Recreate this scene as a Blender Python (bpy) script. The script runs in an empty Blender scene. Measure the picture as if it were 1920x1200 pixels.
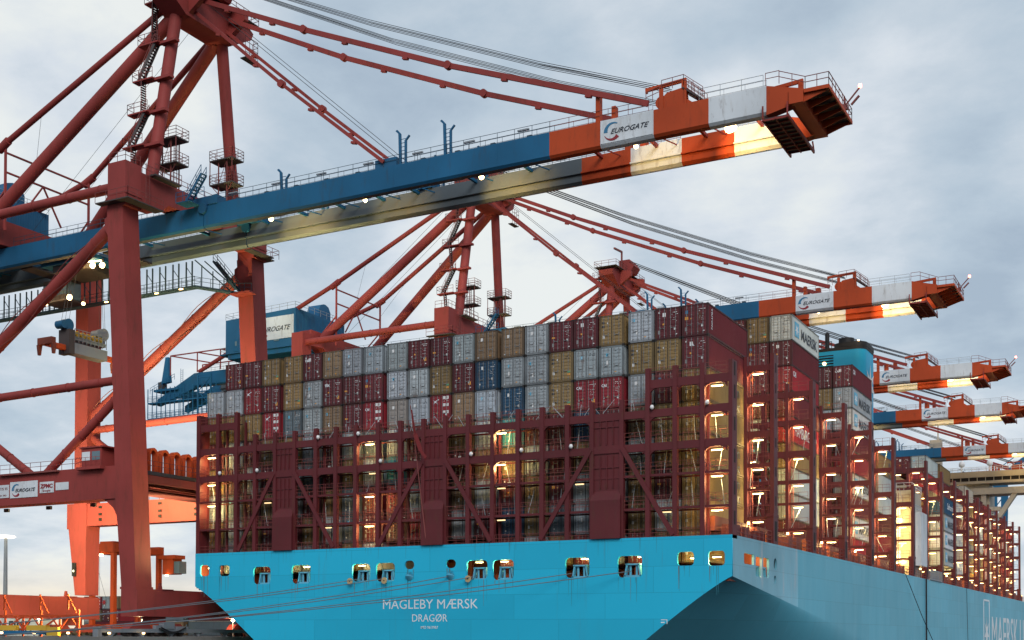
import bpy, math, random
from math import radians as R, sin, cos, pi, tan, sqrt
from mathutils import Vector, Matrix
random.seed(7)
S = bpy.context.scene
COL = S.collection
# ------------------------------------------------------------------ camera
YAW, ROLL, PITCH, F = .53314, .0042, .0190, 2411.38
CAM = Vector((33.31, -111.70, 8.0))
r0 = Vector((cos(YAW), sin(YAW), 0)); d0 = Vector((-sin(YAW), cos(YAW), 0)); u0 = Vector((0, 0, 1))
dd = cos(PITCH)*d0 + sin(PITCH)*u0; uu = cos(PITCH)*u0 - sin(PITCH)*d0
rr = cos(ROLL)*r0 + sin(ROLL)*uu; uu = cos(ROLL)*uu - sin(ROLL)*r0
cd = bpy.data.cameras.new("camera"); cam = bpy.data.objects.new("camera", cd); COL.objects.link(cam)
cam.matrix_world = Matrix.Translation(CAM) @ Matrix((rr, uu, -dd)).transposed().to_4x4()
cd.sensor_width = 36; cd.lens = F/1920*36
cd.shift_x = (960-782.84)/1920; cd.shift_y = (1142.49-600)/1920
cd.clip_start = .5; cd.clip_end = 6000
S.camera = cam
S.view_settings.view_transform = 'Standard'; S.view_settings.look = 'None'
S.view_settings.exposure = 0; S.view_settings.gamma = 1
S.cycles.use_denoising = True
S.cycles.max_bounces = 6; S.cycles.diffuse_bounces = 3; S.cycles.glossy_bounces = 3
S.cycles.sample_clamp_indirect = 6; S.cycles.sample_clamp_direct = 0
S.cycles.caustics_reflective = False; S.cycles.caustics_refractive = False

def lin(r, g, b):
    f = lambda c: (c/255/12.92) if c <= 10 else ((c/255+.055)/1.055)**2.4
    return (f(r), f(g), f(b), 1)
def camdir(px, py):
    v = dd + rr*((px-782.84)/F) - uu*((py-1142.49)/F); return v.normalized()

# ------------------------------------------------------------------ sky
W = bpy.data.worlds.new("World"); S.world = W; W.use_nodes = True
N = W.node_tree.nodes; L = W.node_tree.links; N.clear()
def nd(t, **k):
    n = N.new(t)
    for a, b in k.items(): setattr(n, a, b)
    return n
SUN_EL, SUN_AZ = R(30), R(146)       # azimuth measured from +Y clockwise
sky = nd('ShaderNodeTexSky', sky_type='NISHITA', sun_disc=False)
sky.sun_elevation = SUN_EL; sky.sun_rotation = SUN_AZ
bgs = nd('ShaderNodeBackground'); bgs.inputs[1].default_value = .1; L.new(sky.outputs[0], bgs.inputs[0])
tc = nd('ShaderNodeTexCoord')
sp = nd('ShaderNodeSeparateXYZ'); L.new(tc.outputs['Generated'], sp.inputs[0])
def mth(op, a, b=None, c=None, clamp=False):
    m = nd('ShaderNodeMath', operation=op, use_clamp=clamp)
    for i, v in enumerate((a, b, c)):
        if v is None: continue
        if isinstance(v, (int, float)): m.inputs[i].default_value = v
        else: L.new(v, m.inputs[i])
    return m.outputs[0]
den = mth('ADD', mth('MAXIMUM', sp.outputs[2], 0), .22)
cmb = nd('ShaderNodeCombineXYZ'); L.new(mth('DIVIDE', sp.outputs[0], den), cmb.inputs[0]); L.new(mth('DIVIDE', sp.outputs[1], den), cmb.inputs[1])
def noise(scale, detail, rough, dist=0, off=0):
    mp = nd('ShaderNodeMapping'); mp.inputs['Location'].default_value = (off, off*.7, off*.3); mp.inputs['Scale'].default_value = (1, 1, 1)
    L.new(cmb.outputs[0], mp.inputs[0])
    n = nd('ShaderNodeTexNoise'); n.inputs['Scale'].default_value = scale; n.inputs['Detail'].default_value = detail
    n.inputs['Roughness'].default_value = rough; n.inputs['Distortion'].default_value = dist; L.new(mp.outputs[0], n.inputs['Vector']); return n.outputs['Fac']
n1 = noise(1.5, 3, .5, .05, 3.1); n2 = noise(4.6, 8, .6, .12, 8.7)
base = mth('ADD', mth('MULTIPLY', n1, 1.1), mth('MULTIPLY', n2, 1.0))     # about .62
nrm = nd('ShaderNodeVectorMath', operation='NORMALIZE'); L.new(tc.outputs['Generated'], nrm.inputs[0])
acc = mth('SUBTRACT', base, .56)
for px, py, w, amp in ((170, 60, 9, .34), (330, 250, 4.5, .06), (60, 330, 4, .2), (960, 470, 6.5, .34), (1290, 60, 5, .14), (1480, 380, 7.5, .3),
                       (1560, 470, 3.5, .08), (60, 1090, 6, .16), (250, 1100, 5, .12), (640, 90, 6, -.05), (1800, 100, 7, -.04),
                       (130, 210, 3.5, -.22), (1740, 455, 5.5, -.2), (350, 640, 5, .04), (600, 500, 4, -.08), (340, 880, 4, .02), (1640, 600, 3, .0), (1870, 880, 4, .3), (1750, 700, 4, .12)):
    v = camdir(px, py)
    dt = nd('ShaderNodeVectorMath', operation='DOT_PRODUCT'); L.new(nrm.outputs[0], dt.inputs[0]); dt.inputs[1].default_value = v
    mr = nd('ShaderNodeMapRange', interpolation_type='SMOOTHSTEP'); L.new(dt.outputs['Value'], mr.inputs[0])
    mr.inputs[1].default_value = cos(R(w)); mr.inputs[2].default_value = 1; mr.inputs[3].default_value = 0; mr.inputs[4].default_value = amp
    acc = mth('ADD', acc, mr.outputs[0])
ramp = nd('ShaderNodeValToRGB'); L.new(acc, ramp.inputs[0]); e = ramp.color_ramp.elements
e[0].position = .15; e[0].color = lin(170, 187, 204)
e[1].position = .92; e[1].color = lin(240, 244, 242)
for p, c in ((.36, lin(187, 203, 217)), (.52, lin(202, 214, 225)), (.68, lin(220, 228, 236))):
    q = e.new(p); q.color = c
# warm band close to the horizon
wm = nd('ShaderNodeMapRange', interpolation_type='SMOOTHSTEP'); L.new(sp.outputs[2], wm.inputs[0])
wm.inputs[1].default_value = .07; wm.inputs[2].default_value = .0; wm.inputs[3].default_value = 0; wm.inputs[4].default_value = .85
_d = nd('ShaderNodeVectorMath', operation='DOT_PRODUCT'); L.new(nrm.outputs[0], _d.inputs[0]); _d.inputs[1].default_value = camdir(120, 1150)
_m = nd('ShaderNodeMapRange', interpolation_type='SMOOTHSTEP'); L.new(_d.outputs['Value'], _m.inputs[0]); _m.inputs[1].default_value = cos(R(24)); _m.inputs[2].default_value = cos(R(4)); _m.inputs[3].default_value = .12; _m.inputs[4].default_value = 1
mx = nd('ShaderNodeMix', data_type='RGBA'); L.new(mth('MULTIPLY', wm.outputs[0], _m.outputs[0]), mx.inputs[0]); L.new(ramp.outputs[0], mx.inputs[6]); mx.inputs[7].default_value = lin(255, 236, 205)
bgc = nd('ShaderNodeBackground'); bgc.inputs[1].default_value = 1.0; L.new(mx.outputs[2], bgc.inputs[0])
ms = nd('ShaderNodeMixShader'); ms.inputs[0].default_value = .93; L.new(bgs.outputs[0], ms.inputs[1]); L.new(bgc.outputs[0], ms.inputs[2])
wo = nd('ShaderNodeOutputWorld'); L.new(ms.outputs[0], wo.inputs[0])
# ------------------------------------------------------------------ sun, spread by the cloud
sd = bpy.data.lights.new("sun", 'SUN'); sd.energy = 1.65; sd.angle = R(24); sd.color = (1, .96, .92)
sun = bpy.data.objects.new("sun", sd); COL.objects.link(sun)
sv = Vector((sin(SUN_AZ)*cos(SUN_EL), cos(SUN_AZ)*cos(SUN_EL), sin(SUN_EL)))
sun.rotation_euler = sv.to_track_quat('Z', 'Y').to_euler()

# ------------------------------------------------------------------ materials
def mat(name, rgb, rough=.55, dirt=.25, rust=0., objcol=False, emis=None, metal=0., scale=.35, streak=True, spec=.4, coat=0., dirtcol=(.05, .035, .025), seams=False, mul=1.):
    m = bpy.data.materials.new(name); m.use_nodes = True
    n = m.node_tree.nodes; l = m.node_tree.links; b = n['Principled BSDF']
    b.inputs['Roughness'].default_value = rough; b.inputs['Metallic'].default_value = metal; b.inputs['Specular IOR Level'].default_value = spec
    b.inputs['Coat Weight'].default_value = coat
    if emis:
        b.inputs['Base Color'].default_value = (.8, .8, .8, 1)
        b.inputs['Emission Color'].default_value = (*rgb[:3], 1); b.inputs['Emission Strength'].default_value = emis; return m
    def mk(t, **k):
        x = n.new(t)
        for a, c in k.items(): setattr(x, a, c)
        return x
    if objcol:
        oi = mk('ShaderNodeObjectInfo'); base = oi.outputs['Color']
        if mul != 1:
            vs = mk('ShaderNodeVectorMath', operation='SCALE'); l.new(base, vs.inputs[0]); vs.inputs['Scale'].default_value = mul; base = vs.outputs[0]
    else:
        rg = mk('ShaderNodeRGB'); rg.outputs[0].default_value = (*rgb[:3], 1); base = rg.outputs[0]
    geo = mk('ShaderNodeNewGeometry'); mp = mk('ShaderNodeMapping'); l.new(geo.outputs['Position'], mp.inputs[0])
    mp.inputs['Scale'].default_value = (1, 1, .22 if streak else 1)
    nz = mk('ShaderNodeTexNoise'); nz.inputs['Scale'].default_value = scale*3; nz.inputs['Detail'].default_value = 8; nz.inputs['Roughness'].default_value = .65; l.new(mp.outputs[0], nz.inputs['Vector'])
    nb = mk('ShaderNodeTexNoise'); nb.inputs['Scale'].default_value = scale*.35; nb.inputs['Detail'].default_value = 4; l.new(geo.outputs['Position'], nb.inputs['Vector'])
    # broad tone variation
    r1 = mk('ShaderNodeMapRange'); l.new(nb.outputs['Fac'], r1.inputs[0]); r1.inputs[1].default_value = .3; r1.inputs[2].default_value = .7; r1.inputs[3].default_value = 1-dirt*.55; r1.inputs[4].default_value = 1+dirt*.45
    vm = mk('ShaderNodeVectorMath', operation='SCALE'); l.new(base, vm.inputs[0]); l.new(r1.outputs[0], vm.inputs['Scale'])
    r2 = mk('ShaderNodeMapRange', interpolation_type='SMOOTHSTEP'); l.new(nz.outputs['Fac'], r2.inputs[0]); r2.inputs[1].default_value = .52; r2.inputs[2].default_value = .75; r2.inputs[4].default_value = dirt
    mx = mk('ShaderNodeMix', data_type='RGBA'); l.new(r2.outputs[0], mx.inputs[0]); l.new(vm.outputs[0], mx.inputs[6]); mx.inputs[7].default_value = (*dirtcol, 1)
    out = mx.outputs[2]
    if rust:
        rn = mk('ShaderNodeTexNoise'); rn.inputs['Scale'].default_value = 2.2; rn.inputs['Detail'].default_value = 9; rn.inputs['Roughness'].default_value = .7; l.new(mp.outputs[0], rn.inputs['Vector'])
        rf = mk('ShaderNodeMapRange', interpolation_type='SMOOTHSTEP'); l.new(rn.outputs['Fac'], rf.inputs[0]); rf.inputs[1].default_value = .55; rf.inputs[2].default_value = .63
        if objcol:
            pw = mk('ShaderNodeMath', operation='POWER'); l.new(oi.outputs['Random'], pw.inputs[0]); pw.inputs[1].default_value = 1.5
            ml = mk('ShaderNodeMath', operation='MULTIPLY'); l.new(pw.outputs[0], ml.inputs[0]); ml.inputs[1].default_value = rust
            l.new(ml.outputs[0], rf.inputs[4])
            al = mk('ShaderNodeMath', operation='SUBTRACT'); al.inputs[0].default_value = .66; l.new(ml.outputs[0], al.inputs[1])
        else: rf.inputs[4].default_value = rust
        m2 = mk('ShaderNodeMix', data_type='RGBA'); l.new(rf.outputs[0], m2.inputs[0]); l.new(out, m2.inputs[6]); m2.inputs[7].default_value = (.085, .035, .015, 1); out = m2.outputs[2]
    if seams:
        sx_ = mk('ShaderNodeSeparateXYZ'); l.new(geo.outputs['Position'], sx_.inputs[0]); ad = mk('ShaderNodeMath', operation='ADD'); l.new(sx_.outputs[0], ad.inputs[0]); l.new(sx_.outputs[1], ad.inputs[1])
        cx_ = mk('ShaderNodeCombineXYZ'); l.new(ad.outputs[0], cx_.inputs[0]); l.new(sx_.outputs[2], cx_.inputs[1])
        br = mk('ShaderNodeTexBrick'); l.new(cx_.outputs[0], br.inputs['Vector']); br.inputs['Scale'].default_value = 1; br.inputs['Brick Width'].default_value = 9.2; br.inputs['Row Height'].default_value = 2.35; br.inputs['Mortar Size'].default_value = .035; br.inputs['Mortar Smooth'].default_value = .6
        br.inputs['Color1'].default_value = (.90, .90, .90, 1); br.inputs['Color2'].default_value = (1.05, 1.05, 1.05, 1); br.inputs['Mortar'].default_value = (.72, .72, .72, 1)
        mu = mk('ShaderNodeMix', data_type='RGBA', blend_type='MULTIPLY'); mu.inputs[0].default_value = .8; l.new(out, mu.inputs[6]); l.new(br.outputs['Color'], mu.inputs[7]); out = mu.outputs[2]
        m3 = mk('ShaderNodeMapping'); l.new(geo.outputs['Position'], m3.inputs[0]); m3.inputs['Scale'].default_value = (1, 1, .06)
        st = mk('ShaderNodeTexNoise'); st.inputs['Scale'].default_value = 1.5; st.inputs['Detail'].default_value = 6; st.inputs['Roughness'].default_value = .7; l.new(m3.outputs[0], st.inputs['Vector'])
        sf = mk('ShaderNodeMapRange', interpolation_type='SMOOTHSTEP'); l.new(st.outputs['Fac'], sf.inputs[0]); sf.inputs[1].default_value = .58; sf.inputs[2].default_value = .8; sf.inputs[4].default_value = .45
        m4 = mk('ShaderNodeMix', data_type='RGBA'); l.new(sf.outputs[0], m4.inputs[0]); l.new(out, m4.inputs[6]); m4.inputs[7].default_value = (.09, .13, .13, 1); out = m4.outputs[2]
    l.new(out, b.inputs['Base Color'])
    rr_ = mk('ShaderNodeMapRange'); l.new(nz.outputs['Fac'], rr_.inputs[0]); rr_.inputs[3].default_value = max(.05, rough-.12); rr_.inputs[4].default_value = min(1, rough+.18); l.new(rr_.outputs[0], b.inputs['Roughness'])
    bp = mk('ShaderNodeBump'); bp.inputs['Strength'].default_value = .25; bp.inputs['Distance'].default_value = .02; l.new(nz.outputs['Fac'], bp.inputs['Height']); l.new(bp.outputs[0], b.inputs['Normal'])
    return m
M = {}
M['red'] = mat('crane_red_paint', (.27, .045, .040), .6, .34, .2, spec=.22)
M['orange'] = mat('crane_orange_paint', (.43, .060, .016), .6, .36, .15, spec=.22)
M['blue'] = mat('crane_blue_paint', (.013, .108, .225), .6, .38, spec=.22)
M['girder_in'] = mat('girder_grey_beige_paint', (.085, .105, .12), .45, .35, .1, dirtcol=(.14, .11, .08))
M['teal'] = mat('crane_teal_paint', (.018, .105, .215), .6, .3, spec=.25)
M['white'] = mat('white_paint', (.60, .64, .68), .5, .42, .25, dirtcol=(.25, .2, .15))
M['grating'] = mat('dark_grating_steel', (.06, .05, .05), .7, .3)
M['rail_red'] = mat('red_handrail', (.2, .05, .045), .6, .2)
M['rail_blue'] = mat('blue_grey_handrail', (.03, .06, .09), .6, .2)
M['rail_grey'] = mat('galvanised_handrail', (.3, .33, .36), .5, .2)
M['rope'] = mat('steel_rope', (.035, .035, .04), .6, .2)
M['cable'] = mat('black_cable', (.015, .015, .018), .6, .1)
M['black'] = mat('black_paint', (.012, .012, .014), .6, .1)
M['dark'] = mat('dark_recess', (.012, .01, .01), .8, .1)
M['ltext'] = mat('lettering_dark', (.015, .02, .035), .5, .05)
M['wtext'] = mat('lettering_white', (.7, .74, .78), .5, .12)
M['logo_blue'] = mat('logo_blue', (.03, .16, .30), .5, .05)
M['logo_red'] = mat('logo_red', (.25, .02, .03), .5, .05)
M['glass'] = mat('window_glass', (.10, .16, .19), .12, .1, spec=.8)
M['bridge'] = mat('lashing_maroon_paint', (.105, .014, .018), .55, .3, .3, scale=.6, spec=.35)
M['bridge_in'] = mat('lashing_red_primer', (.16, .026, .02), .6, .3, .3, spec=.25)
M['deckred'] = mat('deck_red_paint', (.22, .05, .028), .6, .35, .2)
M['hull'] = mat('hull_light_blue_paint', (.014, .43, .66), .5, .12, .0, scale=.12, spec=.3, seams=True, dirtcol=(.06, .20, .26))
M['hull_side'] = mat('hull_side_sky_lit_paint', (.10, .40, .535), .46, .12, .02, scale=.16, spec=.3, seams=True, dirtcol=(.16, .32, .42))  # hull blue paled: the sky's reflection is mixed into the colour
M['hull_pale'] = mat('hull_side_reflection_paint', (.16, .41, .53), .42, .6, .02, scale=.22, spec=.35, dirtcol=(.52, .50, .52), seams=True)  # pale dirtcol streaks paint in the bright reflection at the stern corner
M['fair'] = mat('fairlead_light_blue', (.10, .38, .52), .4, .2)
M['cont'] = mat('container_paint', (1, 1, 1), .6, .28, .9, objcol=True, scale=.8)
M['cont_side'] = mat('container_side_paint', (1, 1, 1), .6, .2, .3, objcol=True, scale=.8, mul=1.1, spec=.2)
M['cont_frame'] = mat('container_frame_paint', (1, 1, 1), .65, mul=.5, dirt=.5, rust=.9, objcol=True, scale=1.2)
M['bar'] = mat('locking_bar_zinc', (.21, .21, .215), .5, .3)
M['stick_w'] = mat('sticker_white', (.65, .65, .65), .6, .2)
M['stick_y'] = mat('sticker_yellow', (.62, .27, .04), .6, .2)
M['stick_b'] = mat('sticker_light_blue', (.10, .42, .62), .6, .1)
M['stick_g'] = mat('sticker_green', (.10, .30, .17), .6, .1)
M['gasket'] = mat('door_gasket', (.02, .018, .018), .7, .1)
M['lamp'] = mat('lamp_tube', (1, .68, .27), emis=5.5)
M['lampw'] = mat('lamp_flood', (1, .7, .3), emis=14)
M['lamps'] = mat('lamp_small', (1, .58, .2), emis=10)
M['lampred'] = mat('lamp_obstruction', (1, .16, .07), emis=14)
M['mast_lamp'] = mat('mast_lamp_head', (1, .9, .72), emis=3)
M['window_lit'] = mat('lit_window', (1, .66, .28), emis=1.6)
M['cream'] = mat('superstructure_cream', (.42, .37, .29), .5, .2, .08)
M['funnel'] = mat('funnel_blue', (.02, .38, .66), .5, .05, spec=.25)
M['conc'] = mat('quay_concrete', (.22, .21, .20), .85, .35, streak=False)
M['galv'] = mat('galvanised_steel', (.22, .24, .27), .45, .3, metal=.2)
M['yellow'] = mat('yellow_paint', (.55, .33, .03), .5, .25)
M['asph'] = mat('yard_asphalt', (.05, .05, .052), .9, .3, streak=False)
M['rope_moor'] = mat('mooring_rope', (.12, .14, .16), .8, .2)
M['rat'] = mat('rat_guard_tan', (.45, .33, .17), .7, .3)
M['flag'] = mat('red_flag_cloth', (.17, .018, .02), .8, .2)
M['white_obj'] = mat('white_plastic', (.75, .75, .75), .4, .05)

# ------------------------------------------------------------------ mesh helpers
class MB:
    def __init__(s): s.v = []; s.f = []; s.m = []
    def face(s, pts, m=0):
        i = len(s.v); s.v += [tuple(p) for p in pts]; s.f.append(tuple(range(i, i+len(pts)))); s.m.append(m)
    def hexa(s, P, m=0, skip=()):
        i = len(s.v); s.v += [tuple(p) for p in P]
        for k, q in enumerate(((0, 3, 2, 1), (4, 5, 6, 7), (0, 1, 5, 4), (1, 2, 6, 5), (2, 3, 7, 6), (3, 0, 4, 7))):
            if k in skip: continue
            s.f.append(tuple(i+a for a in q)); s.m.append(m)
        return s
    def box(s, x0, x1, y0, y1, z0, z1, m=0):
        return s.hexa([(x0, y0, z0), (x1, y0, z0), (x1, y1, z0), (x0, y1, z0), (x0, y0, z1), (x1, y0, z1), (x1, y1, z1), (x0, y1, z1)], m)
    def beam(s, a, b, w, h=None, m=0, up=(0, 0, 1)):
        a = Vector(a); b = Vector(b); h = w if h is None else h; t = (b-a)
        if t.length < 1e-6: return s
        t.normalize(); up = Vector(up)
        if abs(t.dot(up)) > .98: up = Vector((0, 1, 0))
        x = t.cross(up).normalized(); y = x.cross(t).normalized()
        P = []
        for c in (a, b):
            for i, j in ((-1, -1), (1, -1), (1, 1), (-1, 1)): P.append(c + x*(i*w/2) + y*(j*h/2))
        return s.hexa(P, m)
    def tube(s, pts, r, n=8, m=0, caps=True):
        pts = [Vector(p) for p in pts]; rs = r if isinstance(r, (list, tuple)) else [r]*len(pts)
        base = len(s.v); k = len(pts)
        for i, p in enumerate(pts):
            t = (pts[min(i+1, k-1)]-pts[max(i-1, 0)]).normalized()
            up = Vector((0, 0, 1)) if abs(t.z) < .95 else Vector((0, 1, 0))
            x = t.cross(up).normalized(); y = x.cross(t).normalized()
            for j in range(n):
                a = 2*pi*j/n; s.v.append(tuple(p + x*(cos(a)*rs[i]) + y*(sin(a)*rs[i])))
        for i in range(k-1):
            for j in range(n):
                a = base+i*n+j; b = base+i*n+(j+1) % n; s.f.append((a, b, b+n, a+n)); s.m.append(m)
        if caps:
            s.f.append(tuple(base+j for j in range(n))[::-1]); s.m.append(m)
            s.f.append(tuple(base+(k-1)*n+j for j in range(n))); s.m.append(m)
        return s
    def prism(s, poly, axis, a0, a1, m=0):
        """poly: 2-D outline; axis 0/1/2 = the extrusion axis"""
        def P(u, v, w):
            return {0: (w, u, v), 1: (u, w, v), 2: (u, v, w)}[axis]
        i = len(s.v); n = len(poly)
        s.v += [P(u, v, a0) for u, v in poly] + [P(u, v, a1) for u, v in poly]
        s.f.append(tuple(range(i, i+n))); s.m.append(m); s.f.append(tuple(range(i+2*n-1, i+n-1, -1))); s.m.append(m)
        for k in range(n):
            a, b = i+k, i+(k+1) % n; s.f.append((b, a, a+n, b+n)); s.m.append(m)
        return s
    def rail(s, pts, h=1.1, sp=1.6, r=.035, m=0, rails=(1., .55), toe=False):
        pts = [Vector(p) for p in pts]
        for a, b in zip(pts, pts[1:]):
            for q in rails: s.beam(a+Vector((0, 0, h*q)), b+Vector((0, 0, h*q)), r*1.4, r*1.4, m)
            n = max(1, round((b-a).length/sp))
            for i in range(n+1):
                p = a.lerp(b, i/n); s.beam(p, p+Vector((0, 0, h)), r*1.3, r*1.3, m)
            if toe: s.beam(a+Vector((0, 0, .06)), b+Vector((0, 0, .06)), .02, .12, m)
        return s
    def ladder(s, a, b, w=.5, sp=.35, m=0, side=(0, 1, 0), r=.03):
        a = Vector(a); b = Vector(b); sd = Vector(side)*w/2
        s.beam(a-sd, b-sd, r*2, r*2, m); s.beam(a+sd, b+sd, r*2, r*2, m)
        n = int((b-a).length/sp)
        for i in range(1, n):
            p = a.lerp(b, i/n); s.beam(p-sd, p+sd, r, r, m)
        return s
    def stair(s, a, b, w=.8, m=0, mr=0, side=(0, 1, 0), rail=True, treads=None):
        a = Vector(a); b = Vector(b); sd = Vector(side)*w/2
        for k in (-1, 1):
            s.beam(a+sd*k, b+sd*k, .06, .28, m)
            if rail:
                for h in (1.0, .5): s.beam(a+sd*k+Vector((0, 0, h)), b+sd*k+Vector((0, 0, h)), .05, .05, mr)
                for t in (0, .33, .67, 1):
                    p = a.lerp(b, t)+sd*k; s.beam(p, p+Vector((0, 0, 1)), .05, .05, mr)
        n = treads or max(3, int(abs(b.z-a.z)/.3))
        t = (b-a); t.z = 0; t.normalize()
        for i in range(n+1):
            p = a.lerp(b, i/n); s.beam(p-sd, p+sd, .26, .05, m, up=(0, 0, 1))
        return s
    def build(s, name, mats, parent=None, smooth=False, org=None):
        o = org if org is not None else (root_of(parent) if parent else Vector((0, 0, 0)))
        me = bpy.data.meshes.new(name)
        me.from_pydata([(v[0]-o[0], v[1]-o[1], v[2]-o[2]) for v in s.v], [], s.f)
        mats = mats if isinstance(mats, (list, tuple)) else [mats]
        for k in mats: me.materials.append(M[k] if isinstance(k, str) else k)
        if len(mats) > 1: me.polygons.foreach_set('material_index', s.m)
        if smooth: me.polygons.foreach_set('use_smooth', [True]*len(me.polygons))
        me.update()
        ob = bpy.data.objects.new(name, me); COL.objects.link(ob)
        if parent: ob.parent = parent
        elif org is not None: ob.location = o
        if smooth == 2:
            md = ob.modifiers.new('e', 'EDGE_SPLIT'); md.split_angle = R(35)
        return ob
ORG = {}
def root_of(p):
    while p.parent: p = p.parent
    return ORG[p.name]
def tag(o, label=None, cat=None, group=None, kind=None):
    if label: o['label'] = label
    if cat: o['category'] = cat
    if group: o['group'] = group
    if kind: o['kind'] = kind
    return o
def empty(name, loc, label, cat, group=None, parent=None):
    o = bpy.data.objects.new(name, None); o.empty_display_size = .5; COL.objects.link(o)
    o.location = loc; ORG[o.name] = Vector(loc); return tag(o, label, cat, group)
def kids(o): return [c for c in bpy.data.objects if c.parent == o]
def copy_tree(o, loc, parent=None, drop=()):
    c = o.copy(); COL.objects.link(c)
    if parent: c.parent = parent
    else: c.location = loc; ORG[c.name] = Vector(loc)
    for ch in kids(o):
        if ch.name.split('.')[0] in drop: continue
        copy_tree(ch, None, c)
    return c
def light(parent, pos, aim, power, color, size=90, radius=.3, blend=.6):
    ld = bpy.data.lights.new('flood', 'SPOT'); ld.energy = power; ld.color = color; ld.spot_size = R(size); ld.spot_blend = blend; ld.shadow_soft_size = radius
    o = bpy.data.objects.new('flood_beam', ld); COL.objects.link(o); v = Vector(aim)-Vector(pos)
    q = (-v).to_track_quat('Z', 'Y')
    base = root_of(parent) if parent else Vector((0, 0, 0))
    o.location = Vector(pos)-base; o.rotation_mode = 'QUATERNION'; o.rotation_quaternion = q
    if parent: o.parent = parent
    return o
def text(body, size, mtx, mat_, parent=None, bold=.0, shear=0., align='LEFT', depth=.01, width=None, name='lettering', space=1.):
    """mtx: (origin, xdir, ydir) in world space"""
    cu = bpy.data.curves.new('t', 'FONT'); cu.body = body; cu.size = size; cu.shear = shear; cu.offset = bold; cu.align_x = align; cu.extrude = depth; cu.space_character = space
    cu.resolution_u = 3
    to = bpy.data.objects.new('t', cu); COL.objects.link(to)
    dg = bpy.context.evaluated_depsgraph_get(); me = bpy.data.meshes.new_from_object(to.evaluated_get(dg))
    bpy.data.objects.remove(to); bpy.data.curves.remove(cu)
    xs = [v.co.x for v in me.vertices] or [0, 1]
    k = 1.
    if width: k = width/(max(xs)-min(xs)); 
    x0 = min(xs) if align == 'LEFT' else 0
    o, xd, yd = (Vector(a) for a in mtx); zd = xd.cross(yd)
    base = root_of(parent) if parent else Vector((0, 0, 0))
    for v in me.vertices:
        c = v.co.copy(); v.co = o + xd*((c.x-x0)*k) + yd*c.y + zd*(c.z) - base
    me.materials.clear(); me.materials.append(M[mat_])
    ob = bpy.data.objects.new(name, me); COL.objects.link(ob)
    if parent: ob.parent = parent
    return ob
def crescent(mb, cx, cz, ro, ri, dx, a0, a1, y, n=14, m=0, mirror=1):
    """thin crescent in an X-Z plane facing -Y"""
    pts = []
    for i in range(n+1):
        a = R(a0+(a1-a0)*i/n); pts.append((cx+ro*cos(a), cz+ro*sin(a)))
    inn = []
    for i in range(n+1):
        t = i/n; a = R(a0+(a1-a0)*t); th = (ro-ri)*(dx[0]+(dx[1]-dx[0])*t); inn.append((cx+(ro-th)*cos(a), cz+(ro-th)*sin(a)))
    for i in range(n):
        mb.hexa([(pts[i][0], y, pts[i][1]), (pts[i+1][0], y, pts[i+1][1]), (inn[i+1][0], y, inn[i+1][1]), (inn[i][0], y, inn[i][1]),
                 (pts[i][0], y+.02, pts[i][1]), (pts[i+1][0], y+.02, pts[i+1][1]), (inn[i+1][0], y+.02, inn[i+1][1]), (inn[i][0], y+.02, inn[i][1])], m)
def logo_sign(parent, x0, x1, z0, z1, y, white=True, word_only=False):
    """port operator's sign facing -Y: white board, blue and red swoosh, slanted word"""
    w, h = x1-x0, z1-z0
    sg = MB().box(x0, x1, y-.06, y, z0, z1).build('sign', 'white', parent)
    mb = MB(); c = x0+w*.235; cz = z0+h*.46; ro = h*.40
    crescent(mb, c, cz, ro, ro*.55, (.2, 1.), 55, 182, y-.085, m=0)
    crescent(mb, c, cz, ro, ro*.55, (.1, 1.), 200, 318, y-.085, m=1)
    mb.build('logo_swoosh', ['logo_blue', 'logo_red'], sg)
    text('EUROGATE', h*.30, ((x0+w*.20, y-.10, z0+h*.36), (1, 0, 0), (0, 0, 1)), 'ltext', sg, bold=h*.002, shear=.4, width=w*.73)
    return sg

# ------------------------------------------------------------------ ground, water
b = MB(); b.face([(-3000, -1500, 0), (3000, -1500, 0), (3000, 5000, 0), (-3000, 5000, 0)])
wm_ = bpy.data.materials.new('harbour_water'); wm_.use_nodes = True
_n = wm_.node_tree.nodes; _l = wm_.node_tree.links; _b = _n['Principled BSDF']; _b.inputs['Base Color'].default_value = (.012, .022, .026, 1); _b.inputs['Roughness'].default_value = .12
_t = _n.new('ShaderNodeTexNoise'); _t.inputs['Scale'].default_value = .6; _t.inputs['Detail'].default_value = 6; _g = _n.new('ShaderNodeNewGeometry'); _l.new(_g.outputs['Position'], _t.inputs['Vector'])
_bp = _n.new('ShaderNodeBump'); _bp.inputs['Strength'].default_value = .5; _bp.inputs['Distance'].default_value = .3; _l.new(_t.outputs['Fac'], _bp.inputs['Height']); _l.new(_bp.outputs[0], _b.inputs['Normal'])
M['water'] = wm_
tag(b.build('water', 'water'), kind='structure')
QZ = 7.45
b = MB(); b.box(-1500, -61.0, -140, 1500, -4, QZ-.01)
tag(b.build('quay', 'asph'), kind='structure')
b = MB(); b.box(-62.4, -60.9, -139, 1500, -3.5, QZ+.12)
tag(b.build('quay_edge_kerb', 'conc'), kind='structure')

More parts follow.
